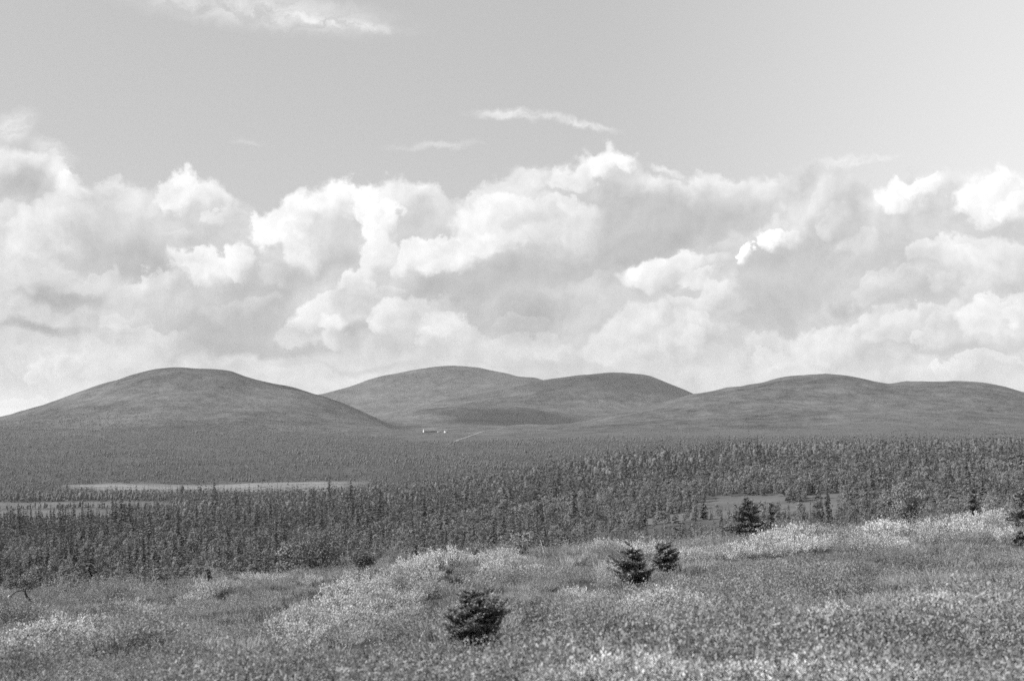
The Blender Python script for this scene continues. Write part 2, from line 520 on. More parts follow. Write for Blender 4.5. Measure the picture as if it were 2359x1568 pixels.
layer(4200.0, [(-600, 1005), (0, 957), (100, 932), (200, 896), (300, 863), (350, 851), (400, 846), (500, 847), (530, 851), (570, 869), (620, 883), (680, 894),
               (740, 913), (800, 936), (860, 962), (910, 984), (1000, 985), (1200, 985), (1270, 982), (1320, 973), (1400, 954), (1500, 931), (1600, 906), (1700, 890),
               (1800, 873), (1900, 866), (1950, 866), (2000, 875), (2050, 886), (2100, 882), (2200, 878), (2280, 882), (2359, 898), (2960, 965)], 9)
layer(4650.0, [(-600, 1010), (0, 985), (400, 905), (600, 935), (760, 960), (900, 978), (1000, 975), (1200, 972), (1300, 985), (1600, 950), (1950, 915), (2359, 930), (2960, 980)], 30)
layer(5150.0, [(0, 990), (700, 975), (860, 968), (920, 957), (980, 945), (1060, 934), (1150, 936), (1250, 948), (1320, 962), (1400, 975), (1700, 975), (2359, 980)], 20)
layer(5500.0, [(0, 990), (860, 972), (980, 953), (1060, 945), (1150, 940), (1250, 940), (1400, 950), (1700, 985), (2359, 985)], 30)
layer(6300.0, [(0, 985), (760, 968), (840, 962), (890, 956), (930, 945), (1000, 921), (1100, 900), (1200, 881), (1250, 871), (1300, 862), (1350, 857), (1400, 854), (1450, 855), (1500, 862),
               (1550, 880), (1600, 904), (1700, 945), (1900, 975), (2359, 985)], 9)
layer(6800.0, [(0, 985), (800, 945), (1000, 935), (1200, 905), (1400, 880), (1600, 930), (1900, 980), (2359, 985)], 30)
layer(7600.0, [(-600, 990), (0, 985), (300, 975), (560, 945), (660, 925), (740, 906), (800, 889), (850, 871), (900, 859), (960, 848), (1000, 844), (1040, 843), (1100, 846), (1150, 853),
               (1200, 863), (1250, 871), (1350, 885), (1500, 905), (1700, 950), (2359, 985)], 9)
layer(8600.0, [(0, -60)], z=True)
layer(12000.0, [(0, -130)], z=True)
layer(45000.0, [(0, -160)], z=True)
LD = np.stack([l[0] for l in LAYERS])
LZ = np.stack([l[1] for l in LAYERS])


def land(x, y, rough=True):
    """height of the ground at world x, y (camera eye is z = 0)"""
    x, y = np.asarray(x, float), np.asarray(y, float)
    shape = np.broadcast(x, y).shape
    x, y = np.broadcast_to(x, shape).ravel(), np.broadcast_to(y, shape).ravel()
    r = np.hypot(x, y)
    d = np.maximum(y, 0.5 * r)
    px = np.clip(1179.5 + FPX * x / np.maximum(d, 1e-3), -990, 3390)
    f = (px - GX[0]) / 4.0
    i = np.clip(f.astype(int), 0, len(GX) - 2)
    f = f - i
    X = LD[:, i] * (1 - f) + LD[:, i + 1] * f
    Z = LZ[:, i] * (1 - f) + LZ[:, i + 1] * f
    h = np.diff(X, axis=0)
    s = np.diff(Z, axis=0) / h
    m = np.zeros_like(Z)
    w1_, w2_ = 2 * h[1:] + h[:-1], h[1:] + 2 * h[:-1]
    same = s[1:] * s[:-1] > 0
    with np.errstate(divide='ignore', invalid='ignore'):
        hm = (w1_ + w2_) / (w1_ / s[:-1] + w2_ / s[1:])
    m[1:-1] = np.where(same, hm, 0)
    m[0], m[-1] = s[0], s[-1]
    k = np.clip((X <= d).sum(0) - 1, 0, len(X) - 2)
    c = np.arange(len(d))
    t = (d - X[k, c]) / h[k, c]
    t2, t3 = t * t, t * t * t
    z = (2 * t3 - 3 * t2 + 1) * Z[k, c] + (t3 - 2 * t2 + t) * h[k, c] * m[k, c] + (-2 * t3 + 3 * t2) * Z[k + 1, c] + (t3 - t2) * h[k, c] * m[k + 1, c]
    if rough:
        near = np.clip(1 - r / 140, 0, 1)
        z = z + near * np.clip(r / 6, 0, 1) * (0.16 * fbm(x / 2.3, y / 2.3, 3, 3) + 0.35 * fbm(x / 9, y / 9, 2, 9))
        mid = np.clip((r - 100) / 300, 0, 1) * np.clip((3200 - r) / 800, 0, 1)
        z = z + mid * 3.0 * fbm(x / 90, y / 90, 3, 21)
        far = np.clip((r - 2900) / 700, 0, 1) * np.clip((9000 - r) / 800, 0, 1)
        z = z + far * (17.0 * fbm(x / 420 + 0.3 * fbm(x / 800, y / 800, 2, 5), y / 420, 4, 31) - 17.0 * np.abs(fbm(x / 260, y / 420, 3, 41)))
    return z.reshape(shape)


def land1(x, y):
    return float(land(np.array([x]), np.array([y]))[0])


def ground_hit(px, py, dmin=4.0, dmax=400.0):
    dx, dy, dz = ray(px, py)
    ts = np.geomspace(dmin, dmax, 900)
    zg = land(dx / dy * ts, ts)
    hit = np.nonzero(zg >= dz / dy * ts)[0]
    k = hit[0] if len(hit) else len(ts) - 1
    t = ts[k]
    return np.array([dx / dy * t, t, zg[k]])


# ---- one sheet of ground, fine in front of the camera, coarse behind it
az_c = np.concatenate([np.arange(-180, -28, 4.0), np.arange(-28, -22, 0.5), np.arange(-22, 22.001, 0.10), np.arange(22.5, 28, 0.5), np.arange(28, 180, 4.0)])
rad = np.concatenate([np.geomspace(1.2, 90, 150, endpoint=False), np.geomspace(90, 2600, 150, endpoint=False), np.linspace(2600, 8600, 190, endpoint=False),
                      np.geomspace(8600, 44000, 16)])
A_, R_ = np.meshgrid(np.radians(az_c), rad)
gx, gy = R_ * np.sin(A_), R_ * np.cos(A_)
gz = np.concatenate([land(a, b) for a, b in zip(np.array_split(gx, 12), np.array_split(gy, 12))])
nr, na = gx.shape
gv = np.concatenate([np.stack([gx, gy, gz], -1).reshape(-1, 3), [[0, 0, -1.6]]])
ii, jj = np.meshgrid(np.arange(nr - 1), np.arange(na), indexing='ij')
j2 = (jj + 1) % na
gf = np.stack([ii * na + jj, ii * na + j2, (ii + 1) * na + j2, (ii + 1) * na + jj], -1).reshape(-1, 4)
cap = np.stack([np.full(na, nr * na), np.full(na, nr * na), (np.arange(na) + 1) % na, np.arange(na)], -1)


def picture_xy(x, y, z):
    """picture column and row of a world point (only used to read off the measured outlines of the open ground)"""
    c, s_ = math.cos(PITCH), math.sin(PITCH)
    d, up = y * c + z * s_, -y * s_ + z * c
    d = np.maximum(d, 1e-3)
    return 1179.5 + FPX * x / d, 784.0 - FPX * up / d


def cover(x, y):
    """kind of ground: wet meadow (pale sedge), wooded floor, open fell"""
    d = np.maximum(y, 1e-3)
    px = 1179.5 + FPX * x / d
    wob = 60 * fbm(x / 120, y / 120, 3, 51)
    def band(p0, p1, d0, d1, soft=40.0, k=1.0):
        a = np.clip((px - p0) / soft, 0, 1) * np.clip((p1 - px) / soft, 0, 1)
        w = wob * k * (d1 - d0) / 200
        return a * np.clip((d - d0 - w) / (0.08 * (d1 - d0)), 0, 1) * np.clip((d1 + w - d) / (0.08 * (d1 - d0)), 0, 1)
    lake0 = np.interp(px, [120, 420, 900], [1585, 1460, 1420])
    lake1 = np.interp(px, [120, 420, 900], [1690, 1680, 1720]) + 0.25 * wob
    lake = np.clip((px - 130) / 60, 0, 1) * np.clip((890 - px) / 150, 0, 1) * np.clip((d - lake0 - 0.3 * wob) / 12, 0, 1) * np.clip((lake1 - d) / 14, 0, 1)
    rag = 42 * fbm(x / 22, y / 22, 3, 57) + 30 * fbm(x / 60, y / 60, 2, 58)
    m0 = np.interp(px, [1300, 1500, 1650, 1950], [420, 405, 385, 430])
    m1 = np.interp(px, [1300, 1500, 1650, 1950], [450, 500, 610, 600])
    mead = np.clip((px - 1330) / 60, 0, 1) * np.clip((1985 - px) / 60, 0, 1) * np.clip((d - m0 - rag) / 10, 0, 1) * np.clip((m1 + rag - d) / 10, 0, 1) * 0.34
    wet = np.maximum.reduce([lake, 0.42 * band(-900, 330, 985, 1170, 60, 0.6), 0.42 * band(-900, 440, 1195, 1310, 80, 0.6), mead])
    stand = np.clip((px - 1035) / 60, 0, 1) * np.clip((1400 - px) / 60, 0, 1) * np.clip((d - 4620) / 120, 0, 1) * np.clip((5060 + wob * 1.5 - 0.5 * np.abs(px - 1130) - d) / 160, 0, 1)  # cloud shadow on the spur, painted in by darkening the ground
    fell = np.clip((d - 2900 - 3 * wob) / 300, 0, 1)
    heath = np.clip((110 - d) / 40, 0, 1)
    return wet, fell, heath, stand


wet, fell, heath, stand = cover(gv[:, 0], gv[:, 1])  # stand: painted cloud shadow on the spur

# ground material: cover sets the plants' tone and the painted cloud shade, noise gives their fine grain
gm = bpy.data.materials.new("open_ground")
gm.use_nodes = True
gt = gm.node_tree
gt.nodes.clear()
G = Nodes(gt)
pos = G.n('ShaderNodeNewGeometry').outputs['Position']
a_wet = G.n('ShaderNodeAttribute', attribute_name='wet').outputs['Fac']
a_fell = G.n('ShaderNodeAttribute', attribute_name='fell').outputs['Fac']
a_heath = G.n('ShaderNodeAttribute', attribute_name='heath').outputs['Fac']
g_floor = G.math('MULTIPLY_ADD', G.noise(pos, 0.08, 4.0, 0.6), 0.08, 0.035)
g_wet = G.math('MULTIPLY_ADD', G.math('ADD', G.noise(G.vmath('MULTIPLY', pos, (0.4, 1.0, 1.0)), 0.035, 3.0, 0.6), G.noise(pos, 0.35, 3.0, 0.7)), 0.26, -0.10)
a_stand = G.n('ShaderNodeAttribute', attribute_name='stand').outputs['Fac']  # painted cloud shadow on the spur
bandpos = G.vmath('MULTIPLY', pos, (0.35, 0.35, 2.2))
f1 = G.noise(bandpos, 0.011, 4.0, 0.6)
f2 = G.noise(pos, 0.022, 5.0, 0.65)
f3 = G.noise(pos, 0.11, 2.0, 0.6)
g_fell = G.math('MULTIPLY_ADD', G.math('SUBTRACT', f1, 0.5), 0.13, 0.070)
g_fell = G.math('MULTIPLY_ADD', G.math('SUBTRACT', f2, 0.5), 0.17, g_fell)
g_fell = G.math('MULTIPLY_ADD', G.math('SUBTRACT', f3, 0.5), 0.09, g_fell)
bare = G.smooth(G.n('ShaderNodeSeparateXYZ', ins={0: pos}).outputs[2], 70.0, 135.0, 1.0, 0.80)  # darker fell tone towards the summits
g_fell = G.math('MULTIPLY', G.math('MULTIPLY', g_fell, bare), G.mix(a_stand, 1.0, 0.80))  # darker towards the summits, and darkened by the painted cloud shadow
g_heath = G.math('MULTIPLY_ADD', G.math('SUBTRACT', G.noise(pos, 9.0, 6.0, 0.7), 0.5), 0.10, 0.055)
g = G.mix(a_fell, g_floor, g_fell)
g = G.mix(a_heath, g, g_heath)
g = G.math('MAXIMUM', G.mix(a_wet, g, g_wet), 0.015)
gc = G.n('ShaderNodeCombineColor', ins={0: g, 1: g, 2: g}).outputs[0]
hb = G.math('ADD', G.math('MULTIPLY', f2, 8.0), G.math('MULTIPLY', f3, 3.0))
bmp = G.n('ShaderNodeBump', ins={'Height': G.math('MULTIPLY', hb, a_fell), 'Strength': 0.8, 'Distance': 1.0})
gp = G.n('ShaderNodeBsdfPrincipled', ins={'Base Color': gc, 'Roughness': 0.95, 'Normal': bmp.outputs[0]})
gp.inputs['Specular IOR Level'].default_value = 0.0
G.n('ShaderNodeOutputMaterial', ins={'Surface': gp.outputs[0]})

ground = mesh_obj('ground', gv, gf, gm, smooth=True)
tag(ground, 'rolling fell country with heath slope, wooded valley and rounded hills', 'ground', kind='structure')
for nm, arr in (('wet', wet), ('fell', fell), ('heath', heath), ('stand', stand)):  # stand: painted cloud shadow on the spur
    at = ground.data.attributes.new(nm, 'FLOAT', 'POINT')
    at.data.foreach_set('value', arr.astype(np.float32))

# sight lines over the land: what the ridges in front hide
hp = np.arange(-300, 2700, 8.0)
hd = np.concatenate([np.geomspace(5, 300, 150, endpoint=False), np.geomspace(300, 7600, 260)])
HP, HD = np.meshgrid(hp, hd)
hz = land((HP - 1179.5) / FPX * HD, HD, rough=False)
hmax = np.maximum.accumulate(hz / HD, axis=0)


def in_sight(x, y, ztop):
    px = 1179.5 + FPX * x / y
    i = np.clip(((px - hp[0]) / 8.0).astype(int), 0, len(hp) - 1)
    k = np.clip(np.searchsorted(hd, y * 0.985) - 1, 0, len(hd) - 1)
    return (px > -260) & (px < 2620) & (ztop / y > hmax[k, i] - 0.0008)

# ------------------------------------------------------------------ plant building blocks
def unit(v):
    return v / np.maximum(np.linalg.norm(v, axis=-1, keepdims=True), 1e-9)


def rhombs(c, t, n, length, width):
    """leaf-shaped quads at centres c, long axis t, facing n"""
    t = unit(t)
    b = unit(np.cross(n, t))
    length, width = np.asarray(length)[..., None], np.asarray(width)[..., None]
    v = np.stack([c - t * length / 2, c + b * width / 2 + t * length * 0.06, c + t * length / 2, c - b * width / 2 + t * length * 0.06], 1).reshape(-1, 3)
    return v, np.arange(len(v)).reshape(-1, 4)


def tube(pts, radii, sides=5):
    pts = np.asarray(pts, float)
    d = unit(np.gradient(pts, axis=0))
    a = unit(np.cross(d, np.array([0.31, 0.95, 0.05])))
    b = np.cross(d, a)
    th = np.linspace(0, 2 * np.pi, sides, endpoint=False)
    v = pts[:, None] + np.asarray(radii)[:, None, None] * (a[:, None] * np.cos(th)[None, :, None] + b[:, None] * np.sin(th)[None, :, None])
    n = len(pts)
    i, j = np.meshgrid(np.arange(n - 1), np.arange(sides), indexing='ij')
    k = (j + 1) % sides
    f = np.stack([i * sides + j, i * sides + k, (i + 1) * sides + k, (i + 1) * sides + j], -1).reshape(-1, 4)
    return v.reshape(-1, 3), f


def join(parts):
    vs, fs, o = [], [], 0
    for v, f in parts:
        vs.append(v)
        fs.append(f + o)
        o += len(v)
    return np.concatenate(vs), np.concatenate(fs)


def rdir(g, n, up=0.0):
    v = g.normal(size=(n, 3))
    v[:, 2] += up
    return unit(v)


M_NEEDLE = material('spruce_needles', 0.090, 0.3, 2.0, 0.8, 0.12, rand=0.28)
M_BIRCH = material('birch_leaves', 0.175, 0.2, 2.0, 0.95, 0.15, rand=0.22)
M_FARBIRCH = material('distant_birch_leaves', 0.105, 0.2, 2.0, 0.9, 0.0, rand=0.25)
M_BARK = material('dark_bark', 0.07, 0.5, 6.0, 0.9)
M_WHITEBARK = material('birch_bark', 0.30, 0.6, 9.0, 0.8)
M_PALEWOOD = material('weathered_wood', 0.42, 0.4, 12.0, 0.85)
M_GREYWOOD = material('dark_dead_wood', 0.05, 0.5, 12.0, 0.9)
M_WILLOW = material('willow_leaves', 0.51, 0.4, 5.0, 0.5, 0.35, rand=0.25)
M_DWARF = material('dwarf_birch_leaves', 0.235, 0.4, 5.0, 0.5, 0.30, rand=0.38)
M_HEATHER = material('heather_sprigs', 0.105, 0.5, 6.0, 0.8, 0.15, rand=0.35)
M_GRASS = material('dry_grass', 0.29, 0.35, 5.0, 0.7, 0.35, rand=0.30)
M_DARKLEAF = material('dark_shrub_leaves', 0.040, 0.5, 5.0, 0.6, 0.12, rand=0.15)
M_YOUNG = material('young_spruce_needles', 0.115, 0.4, 9.0, 0.65, 0.15)
M_DWARFSPRUCE = material('dwarf_spruce_needles', 0.085, 0.5, 14.0, 0.6, 0.10)
M_SHOOT = material('new_shoots', 0.26, 0.4, 12.0, 0.7, 0.2)
M_BUSHDARK = material('dark_birch_leaves', 0.13, 0.6, 1.6, 0.7, 0.2)  # darker leaf tone for the round bush and its neighbour
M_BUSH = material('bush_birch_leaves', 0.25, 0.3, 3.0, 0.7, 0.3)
M_TWIG = material('twigs', 0.09, 0.5, 9.0, 0.9)


# ---- forest trees, one unit tall
def spruce_mesh(seed, whorls, per, quads, R0):
    g = np.random.default_rng(seed)
    cs, ts, ns, ls, ws = [], [], [], [], []
    for k in range(whorls):
        h = 0.07 + 0.90 * (k + g.uniform(-.25, .25)) / whorls
        r = R0 * (1 - h) ** 0.75 * g.uniform(0.65, 1.25) + 0.008
        for j in range(per):
            a = 2 * np.pi * (j + g.uniform(0, 1)) / per
            rr = r * g.uniform(0.6, 1.2)
            for q in range(quads):
                f = (q + 0.6) / quads
                d = np.array([np.cos(a), np.sin(a), -0.55 + 0.25 * g.normal()])
                cs.append(np.array([np.cos(a) * rr * f, np.sin(a) * rr * f, h - 0.35 * rr * f]) + g.normal(size=3) * 0.006)
                ts.append(d)
                ns.append(np.array([np.cos(a) * 0.6, np.sin(a) * 0.6, 0.9]) + 0.35 * g.normal(size=3))
                ls.append(rr * 1.5 / quads + 0.02)
                ws.append((rr * 0.9 / quads + 0.035) * g.uniform(0.7, 1.3))
    # leading shoot
    for j in range(4):
        cs.append(np.array([0, 0, 0.955]))
        ts.append(np.array([0.04 * g.normal(), 0.04 * g.normal(), 1.0]))
        ns.append(np.array([np.cos(j * 1.6), np.sin(j * 1.6), 0]))
        ls.append(0.10)
        ws.append(0.022)
    return rhombs(np.array(cs), np.array(ts), np.array(ns), np.array(ls), np.array(ws))


def birch_mesh(seed, clusters, per, size, W0):
    g = np.random.default_rng(seed)
    cen = []
    for k in range(clusters):
        h = g.uniform(0.30, 0.95)
        r = W0 * np.sqrt(max(0.06, 1 - ((h - 0.56) / 0.46) ** 2)) * np.sqrt(g.uniform(0.02, 1))
        a = g.uniform(0, 2 * np.pi)
        cen.append((r * np.cos(a), r * np.sin(a), h))
    cen = np.array(cen)
    n = clusters * per
    sh = rdir(g, n, 0.35)
    rad_ = np.repeat(g.uniform(0.07, 0.125, clusters), per)[:, None] * g.uniform(0.8, 1.12, (n, 1))
    c = np.repeat(cen, per, 0) + sh * rad_ * np.array([1, 1, 0.85])
    out = sh + 0.5 * unit(c - np.array([0, 0, 0.45])) + 0.22 * g.normal(size=(n, 3))
    v, f = rhombs(c, rdir(g, n), out, size * g.uniform(0.7, 1.4, n), size * g.uniform(0.6, 1.1, n))
    v[:, 2] = np.maximum(v[:, 2], 0.06)
    return (v, f), cen


def lumpy_crown(seed, W0, rows, cols, tufts):
    """closed, lumpy egg of foliage with ragged tufts for trees a few pixels across"""
    g = np.random.default_rng(seed)
    th = np.linspace(0, np.pi, rows)
    ph = np.linspace(0, 2 * np.pi, cols, endpoint=False)
    T, F = np.meshgrid(th, ph, indexing='ij')
    r = 1 + 0.30 * fbm(F * 1.1 + seed, T * 2.2, 2, seed) * 2 + g.normal(size=T.shape) * 0.16
    r[0], r[-1] = 1.0, 0.8
    egg = 0.62 + 0.38 * np.cos(T * 0.9 - 1.0)
    v = np.stack([W0 * r * np.sin(T) * np.cos(F) * egg, W0 * r * np.sin(T) * np.sin(F) * egg, 0.53 + 0.45 * r ** 0.5 * np.cos(T)], -1).reshape(-1, 3)
    v[:, 2] = np.clip(v[:, 2], 0.02, 1.05)
    i, j = np.meshgrid(np.arange(rows - 1), np.arange(cols), indexing='ij')
    k = (j + 1) % cols
    f = np.stack([i * cols + j, (i + 1) * cols + j, (i + 1) * cols + k, i * cols + k], -1).reshape(-1, 4)
    parts = [(v, f)]
    if tufts:
        q = g.integers(cols, len(v) - cols, tufts)
        out = unit(v[q] - np.array([0, 0, 0.5]))
        parts.append(rhombs(v[q] + out * 0.01, rdir(g, tufts, 0.6), out + 0.4 * g.normal(size=(tufts, 3)), 0.11 * g.uniform(0.6, 1.3, tufts), 0.08 * g.uniform(0.6, 1.2, tufts)))
    return join(parts)


def birch_trunk(seed, cen):
    g = np.random.default_rng(seed)
    parts = [tube([(0, 0, -0.03), (0.01, 0, 0.2), (0.0, 0.012, 0.5), (0.01, 0, 0.85)], [0.016, 0.013, 0.009, 0.003])]
    for c in cen[g.permutation(len(cen))[:7]]:
        z0 = max(0.12, c[2] - 0.3)
        parts.append(tube([(0, 0, z0), (c[0] * 0.5, c[1] * 0.5, (z0 + c[2]) / 2 + 0.02), tuple(c)], [0.007, 0.005, 0.002], 4))
    return join(parts)


def spruce_trunk():
    return tube([(0, 0, -0.03), (0, 0, 0.3), (0, 0, 0.65), (0, 0, 0.97)], [0.014, 0.011, 0.007, 0.002])


near_spruce, near_birch = [], []
for k in range(5):
    v, f = spruce_mesh(100 + k, 17, 7, 2, [0.135, 0.115, 0.16, 0.125, 0.15][k])
    tv, tf = spruce_trunk()
    near_spruce.append((mesh_obj('crown', v, f, M_NEEDLE, link=False).data, mesh_obj('trunk', tv, tf, M_BARK, link=False).data))
for k in range(6):
    (v, f), cen = birch_mesh(200 + k, 26, 40, 0.044, [0.17, 0.21, 0.15, 0.24, 0.19, 0.27][k])
    tv, tf = birch_trunk(300 + k, cen)
    near_birch.append((mesh_obj('crown', v, f, M_BIRCH, link=False).data, mesh_obj('trunk', tv, tf, M_BARK, link=False).data))

proto = {}
def proto_collection(name, arrays):
    c = bpy.data.collections.new(name)
    for i, (v, f, m) in enumerate(arrays):
        c.objects.link(mesh_obj('%s_%02d' % (name, i), v, f, m, link=False))
    proto[name] = c
    return c


def with_mat(vf, m):
    return (vf[0], vf[1], m)


proto_collection('mid_spruce', [with_mat(spruce_mesh(400 + k, 11, 5, 1, [0.13, 0.11, 0.15, 0.12][k]), M_NEEDLE) for k in range(4)])
proto_collection('mid_birch', [with_mat(birch_mesh(500 + k, 17, 22, 0.066, [0.17, 0.21, 0.15, 0.25][k])[0], M_BIRCH) for k in range(4)])
proto_collection('far_spruce', [with_mat(spruce_mesh(600 + k, 5, 4, 1, [0.15, 0.13, 0.16][k]), M_NEEDLE) for k in range(3)])
proto_collection('far_birch', [with_mat(lumpy_crown(700 + k, [0.17, 0.21, 0.24][k], 7, 8, 30), M_FARBIRCH) for k in range(3)])


def scatter_object(name, pts, rotz, scl, idx, collection, label, cat):
    """one mass of plants: points on the ground, each carrying a plant"""
    me = bpy.data.meshes.new(name)
    me.vertices.add(len(pts))
    me.vertices.foreach_set('co', np.asarray(pts, np.float32).ravel())
    for nm, typ, arr in (('turn', 'FLOAT', rotz), ('plant', 'INT', idx)):
        a = me.attributes.new(nm, typ, 'POINT')
        a.data.foreach_set('value', np.asarray(arr, np.int32 if typ == 'INT' else np.float32))
    a = me.attributes.new('size', 'FLOAT_VECTOR', 'POINT')
    a.data.foreach_set('vector', np.asarray(scl, np.float32).ravel())
    o = bpy.data.objects.new(name, me)
    COL.objects.link(o)
    tag(o, label, cat, kind='stuff')
    t = bpy.data.node_groups.new(name + '_growth', 'GeometryNodeTree')
    t.interface.new_socket('Geometry', in_out='INPUT', socket_type='NodeSocketGeometry')
    t.interface.new_socket('Geometry', in_out='OUTPUT', socket_type='NodeSocketGeometry')
    K = Nodes(t)
    gi, go = K.n('NodeGroupInput'), K.n('NodeGroupOutput')
    ci = K.n('GeometryNodeCollectionInfo', transform_space='ORIGINAL', ins={'Collection': collection, 'Separate Children': True, 'Reset Children': True})
    def attr(nm, typ):
        return K.n('GeometryNodeInputNamedAttribute', data_type=typ, ins={'Name': nm}).outputs[0]
    rot = K.n('ShaderNodeCombineXYZ', ins={2: attr('turn', 'FLOAT')}).outputs[0]
    ip = K.n('GeometryNodeInstanceOnPoints', ins={'Points': gi.outputs[0], 'Instance': ci.outputs[0], 'Pick Instance': True,
                                                  'Instance Index': attr('plant', 'INT'), 'Rotation': rot, 'Scale': attr('size', 'FLOAT_VECTOR')})
    t.links.new(ip.outputs[0], go.inputs[0])
    md = o.modifiers.new('growth', 'NODES')
    md.node_group = t
    return o


# ------------------------------------------------------------------ the forest
def wedge(d0, d1, dens, p0=-240, p1=2600):
    w = (p1 - p0) / FPX
    n = int(0.5 * w * (d1 * d1 - d0 * d0) * dens)
    d = np.sqrt(rng.uniform(d0 * d0, d1 * d1, n))
    px = rng.uniform(p0, p1, n)
    return (px - 1179.5) / FPX * d, d, px


chunks = [wedge(62, 130, 0.10), wedge(130, 350, 0.14), wedge(350, 800, 0.12), wedge(800, 1400, 0.078), wedge(1400, 2200, 0.042), wedge(2200, 3300, 0.030)]
fx = np.concatenate([c[0] for c in chunks])
fd = np.concatenate([c[1] for c in chunks])
fp = np.concatenate([c[2] for c in chunks])
wet_, fell_, heath_, _st = cover(fx, fd)
clump = fbm(fx / 45, fd / 45, 3, 77)
crest_here = np.interp(fp, [c[0] for c in CREST_D], [c[1] for c in CREST_D])
start = crest_here + 2 + 12 * np.clip((fp - 500) / 600, 0, 1) - 4 * np.clip((500 - fp) / 400, 0, 1)
keep = rng.uniform(0, 1, len(fx)) < np.clip((fd - start) / 95, 0, 1) * np.clip(0.8 + 0.9 * clump, 0.1, 1)
keep &= (wet_ < 0.25) | (rng.uniform(0, 1, len(fx)) < 0.10)
stunted = np.where(wet_ > 0.25, 0.32, 1.0)
# open slopes round the farmhouses, thinning woods at the foot of the hills
opening = np.clip((fp - 880) / 60, 0, 1) * np.clip((1330 - fp) / 60, 0, 1) * np.clip((fd - 2780 - 120 * clump) / 60, 0, 1)
keep &= rng.uniform(0, 1, len(fx)) > opening
keep &= rng.uniform(0, 1, len(fx)) < np.clip((3300 - fd - 380 * np.clip((fp - 1150) / 150, 0, 1)) / (450 - 300 * (fp > 1250)), 0, 1)
fx, fd, fp, clump, stunted = fx[keep], fd[keep], fp[keep], clump[keep], stunted[keep]
pine = fbm(fx / 130 + 9, fd / 130, 3, 88)
psp = 0.52 + 0.9 * pine + 0.16 * (fd > 1250) + 0.22 * ((fp < 1000) & (fd > 1720)) + 0.05 * ((fp < 700) & (fd > 450)) - 0.22 * (fd < 260)
is_spruce = rng.uniform(0, 1, len(fx)) < np.clip(psp, 0.08, 0.92)
grow = np.clip((fd - 60) / 620, 0.0, 1)
fh = np.where(is_spruce, rng.gamma(9, 1 / 9, len(fx)) * (1.9 + 5.3 * grow), rng.gamma(14, 1 / 14, len(fx)) * (1.6 + 3.0 * grow))
fh = fh * stunted * np.interp(fd, [450, 700, 1250, 1500], [1.0, 1.2, 1.22, 0.85])
fh = np.where((fp < 430) & (fd > 860) & (fd < 1240), fh * 0.6, fh)
fh = np.where((fp > 1350) & (fp < 2050) & (fd > 270) & (fd < 405), fh * 0.55, fh)
fz = np.concatenate([land(a, b) for a, b in zip(np.array_split(fx, 8), np.array_split(fd, 8))])
vis = in_sight(fx, fd, fz + fh)
fx, fd, fp, fz, fh, is_spruce = fx[vis], fd[vis], fp[vis], fz[vis], fh[vis], is_spruce[vis]
fw = fh * rng.uniform(0.75, 1.25, len(fx))
turn = rng.uniform(0, 2 * np.pi, len(fx))

ZONES = [(360, 'below the bent dead snag'), (640, 'behind the left slope spruce'), (880, 'behind the wide round birch bush'),
         (1150, 'behind the small crest spruce'), (1480, 'behind the leaning pale pole'), (1720, 'left of the skirted spruce'),
         (2020, 'beside the right hand meadow'), (9999, 'behind the leaning birch')]


def zone_of(px):
    return next(z for lim, z in ZONES if px < lim)


